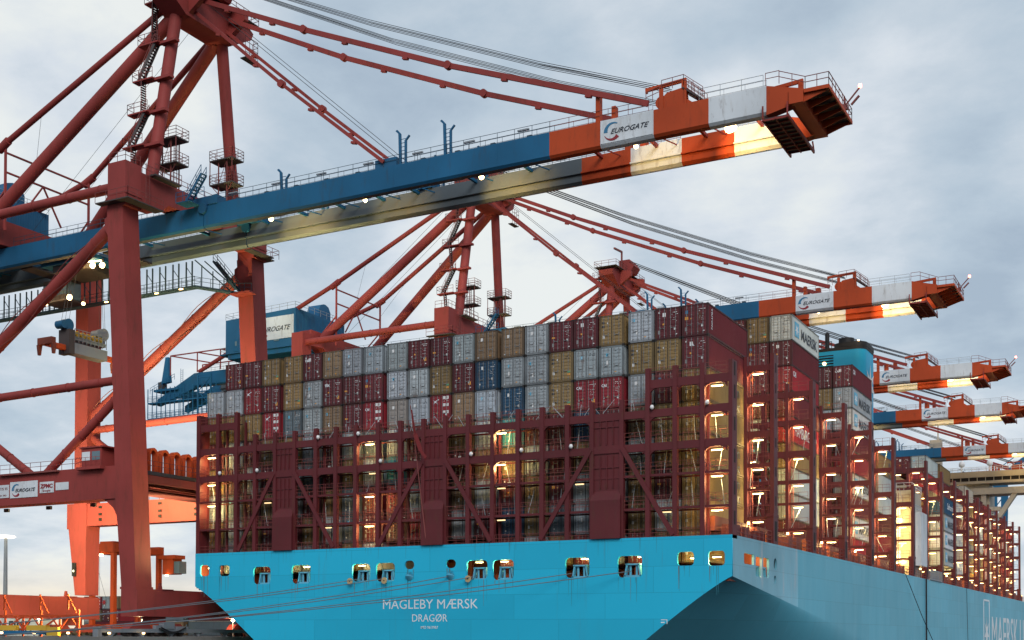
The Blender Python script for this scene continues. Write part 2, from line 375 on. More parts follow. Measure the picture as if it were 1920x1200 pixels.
# ------------------------------------------------------------------ the ship
SHIP = empty('container_ship', (-29.6, -2.4, 0), 'huge light blue container ship with maroon lashing frames, moored alongside the quay', 'ship')
X0, X1, YT, DZ = -59.6, .33, -2.4, 16.7
XC = (X0+X1)/2; HB = (X1-X0)/2
def zk(y): return max(-1.2, 13.1-.1*(y-YT))
def half(z, y):
    k = zk(y)
    if z >= k: return HB
    t = (k-z)/(13.1+1.2)
    u = min(1, max(0, (y-YT)/110)); A = .60*(1-u)**1.15+.0; e_ = .88+1.1*min(1, (y-YT)/45)
    return HB*(1-A*t**e_)
def bow(y): return 1 if y < 300 else max(.02, 1-((y-300)/98)**2.2)
# transom plate with mooring openings, cut as a filled curve
def rr_pts(u0, u1, v0, v1, r, n=4):
    P = []
    for cx, cy, a in ((u1-r, v1-r, 0), (u0+r, v1-r, 90), (u0+r, v0+r, 180), (u1-r, v0+r, 270)):
        for i in range(n+1):
            t = R(a+90*i/n); P.append((cx+r*cos(t), cy+r*sin(t)))
    return P
def holed(outer, holes, name, thick, place, mats, parent):
    cu = bpy.data.curves.new('p', 'CURVE'); cu.dimensions = '2D'; cu.fill_mode = 'BOTH'; cu.extrude = thick/2
    for P in [outer]+holes:
        sp_ = cu.splines.new('POLY'); sp_.points.add(len(P)-1); sp_.use_cyclic_u = True
        for i, (u, v) in enumerate(P): sp_.points[i].co = (u, v, 0, 1)
    to = bpy.data.objects.new('p', cu); COL.objects.link(to)
    dg = bpy.context.evaluated_depsgraph_get(); me = bpy.data.meshes.new_from_object(to.evaluated_get(dg)); bpy.data.objects.remove(to); bpy.data.curves.remove(cu)
    base = root_of(parent)
    for v in me.vertices: v.co = Vector(place(v.co.x, v.co.y, v.co.z))-base
    me.name = name; me.materials.clear(); me.materials.append(M[mats]); ob = bpy.data.objects.new(name, me); COL.objects.link(ob); ob.parent = parent
    return ob
out = [(X0, DZ), (X0, 13.1)]
zs = [13.1-13.1*(i/26)**1.0 for i in range(1, 27)]
for z in [12.95, 12.8, 12.5]+[q for q in zs if q < 12.4]: out.append((XC-half(z, YT), z))
out += [(2*XC-x, z) for x, z in out[::-1]]
WIN = [(-58.93, -57.64, 14.21, 15.41, .3), (-56.24, -54.83, 14.16, 15.34, .3), (-51.58, -49.29, 13.2, 15.06, .4), (-46.53, -44.12, 13.18, 15.12, .4), (-38.96, -36.76, 13.27, 15.05, .4),
       (-36.07, -33.85, 13.22, 15.09, .4), (-25.7, -23.44, 13.25, 15.09, .4), (-22.87, -20.65, 13.15, 15.07, .4), (-15.34, -12.95, 13.21, 15.08, .4), (-10.2, -7.86, 13.16, 15.09, .4),
       (-4.59, -3.09, 14.1, 15.31, .3), (-1.79, -.33, 14.03, 15.32, .3), (-32.7, -31.6, 14.4, 15.25, .41), (-28.0, -26.9, 14.4, 15.25, .41), (-32.45, -31.8, 13.4, 14.0, .29), (-27.8, -27.15, 13.4, 14.0, .29)]
tr = holed(out, [rr_pts(*w) for w in WIN], 'transom', .22, lambda u, v, w: (u, YT+.11-w, v), 'hull', SHIP)
# side strip beside the stern, with its own openings
SW = [(1.1, 4.27, 14.34, 15.3, .22), (4.79, 6.88, 13.33, 15.19, .25), (7.25, 9.24, 13.37, 15.22, .25), (10.9, 12.0, 14.2, 15.35, .5), (10.95, 11.75, 12.9, 13.7, .38)]
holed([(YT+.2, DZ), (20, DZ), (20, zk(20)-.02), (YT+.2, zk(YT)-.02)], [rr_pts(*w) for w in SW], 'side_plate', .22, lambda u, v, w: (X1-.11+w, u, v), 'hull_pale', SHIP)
b = MB(); b.box(X0, X0+.2, YT+.22, 20, 12.9, DZ)
def shell(sgn):
    ys = [YT+.0, 0, 3, 6, 10, 15, 20, 27, 35, 45, 55, 70, 85, 105, 130, 160, 200, 240, 280, 300, 315, 330, 345, 360, 375, 388, 396, 398]
    n = 26
    def grid(rows):
        i0 = len(b.v); m_ = len(rows[0])
        for row in rows: b.v += row
        for a in range(len(rows)-1):
            for c in range(m_-1):
                q = (i0+a*m_+c, i0+(a+1)*m_+c, i0+(a+1)*m_+c+1, i0+a*m_+c+1); b.f.append(q if sgn < 0 else q[::-1]); b.m.append(0)
    P = lambda z, y: (XC+sgn*half(z, y)*bow(y), y, z)
    grid([[P(z, y) for z in [zk(y)-(zk(y)+1.3)*(i/n)**1.5 for i in range(n+1)]] for y in ys])
    grid([[P(z, y) for z in (DZ, (DZ+zk(y))/2, zk(y))] for y in ys if y >= 20])
shell(1); shell(-1)
hull = b.build('hull', 'hull_side', SHIP, smooth=2)
b = MB(); b.box(X0+.25, X1-.25, YT+.3, 330, 16.2, 16.42); b.build('main_deck', 'deckred', SHIP)
b = MB()
b.box(X0+.3, X1-.3, YT+.25, 20, 12.7, 12.88); b.box(X0+.3, X1-.3, 9.5, 9.8, 12.9, 16.2)
b.box(X0+.21, X0+.3, YT+.3, 9.5, 12.9, 16.15); b.box(X0+4.2, X0+4.4, YT+1.5, 9.4, 12.9, 16.15)
for x in range(-58, 0, 6): b.box(x-.12, x+.12, YT+.5, 9.4, 15.7, 16.18)
for x in range(-56, -2, 9): b.box(x-.25, x+.25, 4.5, 5.0, 12.9, 16.15)
b.build('mooring_deck', 'deckred', SHIP)
# fairlead roller frames in the openings, their lamps and a bollard behind
for i, w in enumerate(WIN[2:10]):
    c = (w[0]+w[1])/2+.15; b = MB()
    z0 = 13.25
    b.beam((c-.75, YT+.55, z0), (c-.55, YT+.55, 14.35), .14, .5); b.beam((c+.75, YT+.55, z0), (c+.55, YT+.55, 14.35), .14, .5)
    b.beam((c-.68, YT+.55, 14.35), (c+.68, YT+.55, 14.35), .5, .14); b.beam((c-.85, YT+.55, z0+.02), (c+.85, YT+.55, z0+.02), .5, .2)
    b.tube([(c-.3, YT+.6, z0+.1), (c-.3, YT+.6, 14.3)], .11, 10); b.tube([(c+.3, YT+.6, z0+.1), (c+.3, YT+.6, 14.3)], .11, 10)
    b.build('fairlead', 'fair', SHIP)
    b = MB(); b.tube([(c-.4, 2.5, 12.9), (c-.4, 2.5, 13.9)], .28, 12); b.tube([(c+.7, 2.5, 12.9), (c+.7, 2.5, 13.9)], .28, 12); b.box(c-1.1, c+1.4, 3.6, 4.6, 12.9, 13.7); b.build('bollard', 'bridge_in', SHIP)
for x, z in ((-31.97+-.15, 13.7), (-27.47, 13.7)):
    b = MB(); pr_ = [(x+.44*cos(2*pi*i/20), z+.44*sin(2*pi*i/20)) for i in range(20)]
    b.tube([(x, YT-.05, z), (x, YT-.12, z), (x, YT-.05, z+0.0001)], [.44, .38, .3], 20, caps=False); b.build('hawse_ring', 'fair', SHIP)
for k in (1, 2):
    y0, y1 = SW[k][0], SW[k][1]; b = MB()
    b.beam((X1-.45, y0+.35, 13.35), (X1-.45, y0+.5, 14.3), .5, .12); b.beam((X1-.45, y1-.35, 13.35), (X1-.45, y1-.5, 14.3), .5, .12); b.beam((X1-.45, y0+.4, 14.3), (X1-.45, y1-.4, 14.3), .5, .14); b.box(X1-.7, X1-.2, y0+.2, y1-.2, 13.3, 13.45)
    b.build('fairlead', 'fair', SHIP)
def tube_lamp(parent, x, y, z, along='X', l=.9, m='lamp', nm='lamp', en=340):
    b = MB()
    if m == 'lamp':
        ld = bpy.data.lights.new('tube_light', 'POINT'); ld.energy = en; ld.color = (1, .70, .25); ld.shadow_soft_size = .2; q = bpy.data.objects.new('tube_light', ld); COL.objects.link(q); q.parent = parent; q.location = Vector((x, y+.15, z-.35))-root_of(parent)
    if along == 'X': b.box(x-l/2, x+l/2, y-.09, y+.09, z-.05, z+.05, 0); b.box(x-l/2-.05, x+l/2+.05, y-.11, y+.11, z+.052, z+.13, 1)
    else: b.box(x-.09, x+.09, y-l/2, y+l/2, z-.05, z+.05, 0); b.box(x-.11, x+.11, y-l/2-.05, y+l/2+.05, z+.052, z+.13, 1)
    return b.build(nm, [m, 'grating'], parent)
for x, z in ((-45.0, 14.95), (-38.1, 14.9), (-24.6, 14.92), (-21.9, 14.92), (-13.6, 14.95), (-8.1, 15.0), (-3.2, 14.75), (-1.2, 14.8), (-57.8, 15.1), (-50, 15.2), (-34.6, 15.4)):
    tube_lamp(SHIP, x, YT+.55, z, l=.75, en=330)
for y in (2.5, 6.2, 8.3): tube_lamp(SHIP, X1-1.1, y, 15.6, 'Y', .5, en=120)
b = MB(); random.seed(17)
for w in WIN:
    for q in range(5 if w[1]-w[0] > 1 else 2):
        x = random.uniform(w[0], w[1]); l_ = random.uniform(.4, 2.6); wd = random.uniform(.015, .04); z = w[2]-.02
        b.face([(x-wd, YT-.004, z), (x-wd*.3, YT-.004, z-l_), (x+wd*.3, YT-.004, z-l_), (x+wd, YT-.004, z)], random.choice((0, 0, 1)))
for q in range(40):
    x = random.uniform(X0+1, X1-1); l_ = random.uniform(.3, 1.6); b.face([(x-.02, YT-.004, DZ-.02), (x-.005, YT-.004, DZ-l_), (x+.005, YT-.004, DZ-l_), (x+.02, YT-.004, DZ-.02)], 0)
b.build('hull_streaks', [mat('dirty_hull_streak', (.03, .22, .30), .6, .2), mat('rust_streak', (.14, .12, .09), .7, .3)], SHIP)  # rust and dirt streaks below the openings and the deck edge
# name, home port and marks
ty = YT-.012
text('MAGLEBY MÆRSK', 1.32, ((-35.2, ty, 10.47), (1, 0, 0), (0, 0, 1)), 'wtext', SHIP, bold=0, width=10.75, depth=.006)
text('DRAGØR', 1.05, ((-31.8, ty, 9.2), (1, 0, 0), (0, 0, 1)), 'wtext', SHIP, bold=0, width=4.0, depth=.006)
text('IMO 9619957', .38, ((-30.8, ty, 8.5), (1, 0, 0), (0, 0, 1)), 'wtext', SHIP, bold=.004, width=1.95, depth=.006)
b = MB(); b.box(-6.1, -5.5, ty-.005, ty+.005, 9.3, 9.36); b.box(-5.56, -5.5, ty-.005, ty+.005, 8.95, 9.29); b.box(-6.1, -5.75, ty-.005, ty+.005, 9.05, 9.15)
b.build('towing_mark', 'wtext', SHIP)
text('MAERSK', 11.2, ((X1+.03, 178.5, 4.4), (0, 1, 0), (0, 0, 1)), 'wtext', SHIP, bold=0, width=50, depth=.01)
text('LINE', 11.2, ((X1+.03, 234, 4.4), (0, 1, 0), (0, 0, 1)), 'wtext', SHIP, bold=0, width=28, depth=.01)
def star(mb, c, xd, yd, r1, r2, n=7, th=.02, m=0):
    c = Vector(c); xd = Vector(xd); yd = Vector(yd); zd = xd.cross(yd)*th; P = []
    for i in range(2*n):
        a = pi/2+pi*i/n; r = r1 if i % 2 == 0 else r2; P.append(c+xd*(r*cos(a))+yd*(r*sin(a)))
    for i in range(2*n): mb.face([c+zd, P[i]+zd, P[(i+1) % (2*n)]+zd], m)
b = MB(); star(b, (X1+.02, 170, 8.6), (0, 1.15, 0), (0, 0, 1), 3.4, 1.3)
for a_, c_ in (((165.6, 4.6), (174.4, 4.6)), ((165.6, 15.2), (174.4, 15.2)), ((165.6, 4.6), (165.6, 15.2)), ((174.4, 4.6), (174.4, 15.2))):
    b.beam((X1+.01, a_[0], a_[1]), (X1+.01, c_[0], c_[1]), .06, .34 if a_[1] == c_[1] else .8)
b.build('star_emblem', 'wtext', SHIP)

# lashing bridges
GAP, PCH, CW, CL, CH = .3566, 2.5531, 2.438, 12.192, 2.865
TOT = 22*PCH+4*GAP+CW
def colx(i): return i*PCH+sum(GAP for q in (4, 9, 14, 19) if i >= q)-TOT+.0
POSTX = [-59.35, -56.64, -54.1, -51.57, -48.91, -46.38, -43.65, -41.15, -38.69, -35.99, -33.37, -30.7, -28.23, -25.68, -23.02, -20.3, -17.81, -15.23, -12.77, -9.87, -7.39, -4.86, -2.35, 0]
def gusset(b, x, z, s, y0, y1, m=0):
    s *= .72
    b.prism([(x, z), (x+s, z), (x+s*.35, z-abs(s)*.3), (x, z-abs(s)*.8)] if s > 0 else [(x, z), (x, z-abs(s)*.8), (x+s*.35, z-abs(s)*.3), (x+s, z)], 1, y0, y1, m)
def bridge0():
    LB = MB(); y0, y1 = -2.35, -1.9
    hi = lambda i: 31.9 if (i <= 2 or i >= 20) else (29.3 if 0 < i else 29)
    # main cross beams are the part's own mesh
    for z0, z1, rng in ((30.05, 30.8, [(0, 2), (20, 23)]), (27.45, 28.15, [(0, 23)]), (24.45, 25.15, [(0, 23)])):
        for a_, c_ in rng:
            xa, xc = POSTX[a_], POSTX[c_]
            LB.box(xa, xc, y0+.06, y1-.06, z0, z1)
            for i in range(a_, c_):
                if i in (4, 11, 18): continue
                if (i+a_) % 2 == 0 or a_ == 20:
                    gusset(LB, POSTX[i]+.2, z0+.01, .75, y0+.1, y1-.1)
                if (i+a_) % 2 == 1 or i == 22: gusset(LB, POSTX[i+1]-.2, z0+.01, -.75, y0+.1, y1-.1)
    for z in (22.15, 19.15): LB.box(X0+.3, X1-.3, y0+.1, y1-.1, z, z+.22)
    # inner frame against the containers
    for z in (27.4, 24.4, 22.1, 19.1): LB.box(X0+.3, X1-.3, -.75, -.6, z, z+.14)
    for i, x in enumerate(POSTX):
        if i in (0, 1, 22, 23) or i % 4 == 2: LB.box(x-.1, x+.1, -.76, -.5, 16.4, 28.2 if 2 < i < 20 else 31)
    P = LB.build('lashing_bridge', 'bridge', SHIP)
    for i, x in enumerate(POSTX):
        w = .21 if i not in (4, 5, 11, 12, 18, 19) else .2
        b = MB()
        if i == 23:
            b.box(-.02, .33, y0, -1.0, 16.4, 31.95); 
            for z in (17.6, 20.2, 23, 25.8, 28.6, 30.6): b.box(.331, .345, -1.85, -1.5, z, z+1.2, 1)
        elif i == 0: b.box(-59.6, -59.1, y0, -1.0, 16.4, 31.9)
        else: b.box(x-w, x+w, y0-.02, y1+.02, 16.4, hi(i)-.02*(i % 3))
        b.build('post', ['bridge', 'dark'], P)
    for i in (4, 11, 18):
        xa, xb = POSTX[i]+.2, POSTX[i+1]-.2; b = MB()
        b.box(xa, xb, y0+.15, y1, 20.6, 28.0)
        b.hexa([(xa-.2, y0-.35, DZ+.01), (xb+.2, y0-.35, DZ+.01), (xb+.2, y1, DZ+.01), (xa-.2, y1, DZ+.01), (xa-.2, y0-.35, 20.2), (xb+.2, y0-.35, 20.2), (xb+.2, y1, 20.2), (xa-.2, y1, 20.2)])
        b.hexa([(xa-.2, y0-.35, 20.2), (xb+.2, y0-.35, 20.2), (xb+.2, y1, 20.2), (xa-.2, y1, 20.2), (xa-.1, y0+.16, 21.1), (xb+.1, y0+.16, 21.1), (xb+.1, y1, 21.1), (xa-.1, y1, 21.1)])
        for z0, z1 in ((21.3, 24.3), (25.3, 27.7)):
            for t in (.25, .5, .75): b.box(xa+(xb-xa)*t-.04, xa+(xb-xa)*t+.04, y0+.04, y0+.149, z0, z1)
            b.box(xa, xb, y0+.05, y0+.149, (z0+z1)/2-.04+.4, (z0+z1)/2+.04+.4)
        b.box(xa, xb, y0+.02, y0+.149, 24.5, 25.1)
        b.build('panel_column', 'bridge', P)
    for xa, za, xb, zb in ((-49.0, 24.9, -53.7, 16.85), (-46.3, 24.9, -41.3, 16.85), (-30.8, 24.9, -35.8, 16.85), (-28.1, 24.9, -23.1, 16.85), (-12.9, 24.9, -17.9, 16.85), (-9.8, 24.9, -5.0, 16.85)):
        b = MB(); b.beam((xa, y0-.05, za), (xb, y0-.05, zb), .16, .42, up=(0, 0, 1)); b.build('diagonal_brace', 'bridge', P)
    for z, rs in ((28.15, [(3, 20)]), (30.8, [(0, 2), (20, 23)]), (25.15, [(0, 23)]), (22.37, [(0, 23)]), (19.37, [(0, 23)]), (16.42, [(0, 23)])):
        b = MB()
        for a_, c_ in rs:
            xa, xc = POSTX[a_]+.25, POSTX[c_]-.25
            b.box(xa, xc, y1+.02, -.78, z-.05, z-.0, 0)
            for i in range(a_, c_):
                if i in (4, 11, 18) and z < 28: continue
                b.rail([(POSTX[i]+.25, y0+.1, z), (POSTX[i+1]-.25, y0+.1, z)], h=1.05, sp=.85, r=.022, m=1, rails=(1, .66, .33))
                b.rail([(POSTX[i]+.25, -.8, z), (POSTX[i+1]-.25, -.8, z)], h=1.05, sp=1.2, r=.022, m=1)
        b.build('walkway', ['grating', 'rail_red'], P)
    random.seed(3)
    def rod(a_, c_, w_=.045):
        b = MB(); b.beam(a_, c_, w_, w_); b.build('lashing_rod', 'rail_grey', P)
    for i in range(0, 23):
        if i in (4, 11, 18): continue
        for z in (19.4, 22.4, 25.2):
            if random.random() < .75:
                x = POSTX[i]+random.uniform(.5, 1.9); rod((x, -1.2, z+.1), (x+random.uniform(-.7, .7), -.9, z+2.3))
    for i in range(3, 20):
        for q in range(2):
            x = POSTX[i]+random.uniform(.3, 2); rod((x, -1.1, 28.2), (x+random.uniform(-1.3, 1.3), -.9, 29.3+random.random()*.4))
    for x, z in ((-37.3, 27.25), (-22.3, 27.25), (-22.4, 24.22), (-37.3, 21.9), (-37.3, 18.9), (-57.9, 27.2), (-57.9, 24.2), (-57.9, 21.9),
                 (-1.2, 29.85), (-1.2, 27.25), (-1.2, 24.22), (-1.2, 21.9), (-1.2, 18.9)):
        tube_lamp(P, x, -1.75, z, l=1.0)
    for x, z in ((-36.9, 24.25), (-22.3, 21.95), (-22.3, 18.9), (-14.2, 21.9), (-5.8, 18.95), (-42.4, 18.95), (-50.2, 21.9)):
        tube_lamp(P, x, -1.75, z, l=.8, m='window_lit')
    for i in (1, 3, 6, 8, 9, 13, 15, 17, 20, 22):
        b = MB(); x = POSTX[i]+.5; z = (28.35, 25.4)[i % 2]
        b.box(x-.06, x+.06, y0-.1, y0+.1, z-.2, z+.1, 1); b.tube([(x, y0-.2, z-.25), (x, y0-.2, z-.05), (x, y0-.2, z+.15)], [.1, .2, .12], 10, 0)
        b.build('floodlight', ['white_obj', 'bridge'], P, smooth=True)
bridge0()
YB = [0, 12.3, 27.6, 42.8, 58.0, 73.0, 88.1, 99.5, 114.8, 129.2, 145.3, 160.4, 175.6, 190.2, 205.2, 221.8, 236.5]
def bridge(k):
    y1 = YB[k]; y0 = y1-1.3; low = k == 6; top = 30.1 if low else 35.0
    b = MB(); xs = [0, -2.42, -5.0, -7.5, -10.1, -12.7, -17.8, -23, -30.7, -38.7, -46.4, -54.1, -59.2]
    lv = [(33.4, 34.0, 1), (30.4, 30.95, 1), (27.0, 27.65, 1), (24.15, 24.55, 0), (21.9, 22.15, 0), (19.1, 19.4, 0)]
    for z0, z1, g in lv:
        if z1 > top: continue
        b.box(-59.2, 0, y0+.1, y0+.5, z0, z1)
        if g:
            for i in range(5): gusset(b, xs[i]-.2, z0+.01, -.8, y0+.15, y0+.45); gusset(b, xs[i+1]+.2, z0+.01, .8, y0+.15, y0+.45)
    for x in xs[1:]: b.box(x-.14, x+.14, y1-.3, y1-.02, 16.4, top-1)
    P = b.build('lashing_bridge', 'bridge', SHIP)
    for i, x in enumerate(xs[:6]):
        b = MB()
        if i == 0:
            b.box(-.06, .33, y0, y1, 19.6, top)
            b.box(-.4, .36, y0-.25, y1+.25, 19.3, 19.62); b.box(-.35, .33, y0-.15, y1+.15, DZ+.01, 19.3)
            b.box(.331, .345, y0+.3, y1-.3, 17.0, 18.9, 1)
            for z in (20.4, 23.2, 26.0, 28.8, 31.2, 33.2):
                if z+1 < top: b.box(.331, .345, y0+.5, y1-.5, z, z+.9, 1)
        else: b.box(x-.16, x+.16, y0, y0+.4, 16.4, top-.1-(.5 if i > 1 else 0))
        b.build('post', ['bridge', 'dark'], P)
    b = MB()
    for z0, z1, g in lv:
        if z1 > top: continue
        z = z1 if g else z1+.02
        b.box(-12.7, -.4, y0+.5, y1-.3, z-.06, z-.01, 0)
        for i in range(5): b.rail([(xs[i]-.25, y0+.2, z), (xs[i+1]+.25, y0+.2, z)], h=1.05, sp=.9, r=.025, m=1, rails=(1, .6))
    for i in range(10):
        z = random.choice(lv)[1]; x = random.uniform(-4.8, -.6)
        if z+2 < top: b.beam((x, y0+.3, z+.1), (x+random.uniform(-1.2, 1.2), y0+.6, z+2.2), .05, .05, 2)
    b.ladder((-2.1, y0+.6, 16.6), (-2.1, y0+.6, top-1), w=.4, m=1, side=(1, 0, 0))
    b.build('walkway', ['grating', 'rail_red', 'rail_grey'], P)
    for z in (33.15, 30.15, 26.75, 23.9, 21.6, 18.85):
        if z > top: continue
        tube_lamp(P, -1.25, y0+.2, z, l=1.0)
        if k > 5:
            tube_lamp(P, -3.9, y0+.6, z-.1, l=.7, m='lamps')
            if k % 2: tube_lamp(P, -.2, y0-.1, z-1.0, l=.35, m='lamps')
        if (k in (2, 3, 4, 5, 7, 8) and random.random() < .25) or (k > 8 and random.random() < .5): tube_lamp(P, -6.3 if k < 9 else -3.8, y0+.2, z, l=.9)
for k in range(1, 17): bridge(k)
# deck-edge gear: rails, lockers, ventilators, small lamps
b = MB(); 
for a_, c_ in zip([-.8]+YB[1:], [y-1.5 for y in YB[1:]]+[250]):
    b.rail([(.15, a_+.3, DZ), (.15, c_, DZ)], h=1.2, sp=1.5, r=.035, rails=(1, .66, .33))
b.build('deck_rail', 'rail_red', SHIP)
b = MB(); random.seed(11)
for k in range(0, 17):
    ya = (YB[k] if k else -.8)+.6; 
    for q in range(4):
        y = ya+1+q*2.9+random.uniform(-.4, .4); 
        if random.random() < .8: b.box(-1.6, -.5, y, y+random.uniform(.9, 2), 16.42, 16.42+random.uniform(.9, 2.1), random.choice((0, 0, 1)))
    b.box(-2.3, -1.9, ya, ya+11.4, 17.3, 18.6, 0)
    b.box(-2.5, -.2, ya, ya+11.2, 16.42, 16.5, 1)
    if k > 9: b.box(-.5, -.2, ya+2, ya+9, 16.5, 18.4, 0)
b.build('deck_lockers', ['deckred', 'bridge'], SHIP)
for k in range(0, 17):
    y = (YB[k] if k else -.8)+random.uniform(2, 8)
    b = MB(); b.beam((-.25, y, 16.4), (-.25, y, 18.1), .07, .07, 1); b.tube([(-.25, y, 18.1), (-.25, y, 18.32)], .12, 8, 0); b.build('deck_lamp', ['lamps', 'rail_red'], SHIP)
b = MB(); b.box(-.1, .5, 101, 112, 16.75, 16.9); b.box(-.1, -.02, 101, 112, 16.9, 18.3)
for i in range(12): b.box(.4, .5, 101+i, 101.15+i, 16.9, 18.2)
b.box(.4, .5, 101, 112, 18.2, 18.35); b.build('gangway', 'galv', SHIP)
# engine casing and funnel
b = MB(); b.box(-9, -.35, 89, 97.5, 16.42, 29.6); b.box(-.34, .6, 91.5, 96.8, 18.5, 26.5, 1); CAS = b.build('engine_casing', ['cream', 'white'], SHIP)
b = MB()
for z in (19.5, 22.7, 25.9):
    for x in (-7.6, -6, -4.4, -2.8): b.box(x, x+.9, 88.96, 88.99, z, z+1.2)
b.build('window', 'window_lit', CAS)
b = MB()
for z in (29.6, 26.6): b.rail([(-9, 88.9, z), (-.3, 88.9, z), (-.3, 97.5, z)], h=1.1, sp=1.1, r=.04)
b.ladder((-.25, 90.5, 17), (-.25, 90.5, 29.6), m=0); b.build('railing', 'white', CAS)
for x, z in ((-5, 28.6), (-2, 25.4), (-3.2, 22), (-1.5, 19.4)): tube_lamp(SHIP, x, 88.6, z, l=.8, en=150)
def rbox(mb, x0, x1, y0, y1, z0, z1, r, m=0, n=5):
    mb.prism(rr_pts(x0, x1, y0, y1, r, n), 2, z0, z1, m)
b = MB(); rbox(b, -24, -7.1, 89.6, 97.6, 29.6, 51.6, 1.6, 0); FN = b.build('funnel', 'funnel', SHIP, smooth=2)
b = MB(); rbox(b, -24.05, -7.05, 89.55, 97.65, 51.6, 52.05, 1.65); rbox(b, -11.9, -7.0, 89.5, 97.7, 52.05, 52.75, 1.7)
b.tube([(-10.4, 92.6, 51.5), (-10.4, 92.6, 53.9)], 1.15, 20); b.tube([(-13.3, 92.6, 51.5), (-13.3, 92.6, 55.1)], .34, 14); b.tube([(-17, 94, 51.5), (-17, 94, 54)], .8, 14)
b.rail([(-24, 89.8, 52.0), (-12, 89.8, 52.0)], h=1.1, sp=1.6, r=.07); b.build('funnel_cap', 'black', FN, smooth=2)
b = MB()
for i in range(6): b.box(-19, -11.7, 89.45, 89.59, 48.5+i*.42, 48.68+i*.42)
b.box(-19, -11.7, 89.585, 89.597, 48.4, 51.0, 1); b.build('louvre', ['funnel', 'dark'], FN)
b = MB(); b.tube([(-13.0, 89.3, 49.7), (-13.0, 89.36, 49.7)], .26, 10); b.build('lamp', 'lamps', FN)
b = MB(); star(b, (-7.07, 93.6, 46.4), (0, 1, 0), (0, 0, 1), 3.4, 1.3); b.build('star_emblem', 'wtext', FN)
b = MB(); b.tube([(-8.2, 90.6, 52.7), (-8.2, 90.6, 53.1)], .16, 8); b.build('obstruction_lamp', 'lamps', FN)
# navigation bridge far forward
b = MB(); b.box(-50, -9, 257, 268, 16.4, 48.3); b.box(-58.5, -.6, 255, 262, 44.9+3.3, 48.9); b.box(-58.5, .6, 255, 262, 49.9, 51.4); b.box(-58.2, .3, 255.3, 261.7, 48.9, 49.9, 1)
for i in range(30): b.box(-58.3+i*2.02, -58.15+i*2.02, 255.1, 255.25, 48.9, 49.9)
b.box(-58.4, .5, 255.05, 261.9, 45.3, 47.0)
b.box(-10.9, -9.7, 255.6, 258, 39, 45.4); b.beam((-2.6, 256.5, 45.6), (-8.6, 256.5, 36.3), 2.2, 1.1); b.box(-11, -6.2, 255.6, 258, 40.9, 42.0)
BR = b.build('bridge_house', ['cream', 'dark'], SHIP)
b = MB()
for x in (-15.9, -9): b.tube([(x, 258, 51.4), (x, 258, 53.2)], .12, 8); b.tube([(x, 258, 53.1), (x, 258, 53.4), (x, 258, 54.2), (x, 258, 54.9)], [.3, .75, .75, .2], 14)
b.build('radar_dome', 'white_obj', BR, smooth=True)
b = MB(); b.rail([(-30, 255, 51.4), (.5, 255, 51.4)], h=1.2, sp=2, r=.06); b.build('railing', 'white', BR)
b = MB(); b.box(-24, -21, 258, 260, 51.4, 61); b.box(-27, -18, 258.5, 259.5, 57, 57.6); b.beam((-22, 259, 61), (-22, 259, 66), .3, .3); b.build('radar_mast', 'cream', BR)
tube_lamp(BR, -17.5, 254.8, 47.2, l=2.4)
for x in (-3.2, -5.2): b = MB(); b.beam((x, 257, 36.3), (x, 257, 36.4), .1)
# draught lines and guy ropes on the side
b = MB(); b.tube([(.5, 96.6, DZ), (.5, 96.6, .5)], .11, 6); b.tube([(.5, 79, DZ), (1.2, 88, 11), (2.6, 99, 3.5), (3, 104, .2)], .055, 6); b.tube([(.42, 141, DZ), (.45, 143, 1)], .04, 5); b.build('side_line', 'cable', SHIP)
b = MB(); b.tube([(-30.1, -2.6, 16.9), (-31.4, -3.6, 30.5)], [.07, .03], 8, 0)
fl = [(-31.3, -3.55, 30.0), (-30.9, -3.5, 27.6), (-30.3, -3.4, 25.9), (-29.75, -3.35, 25.2)]
for (a_, c_), w in zip(zip(fl, fl[1:]), (.22, .42, .3)): b.beam(a_, c_, .06, w, 1)
b.build('flagstaff', ['rail_red', 'flag'], SHIP)

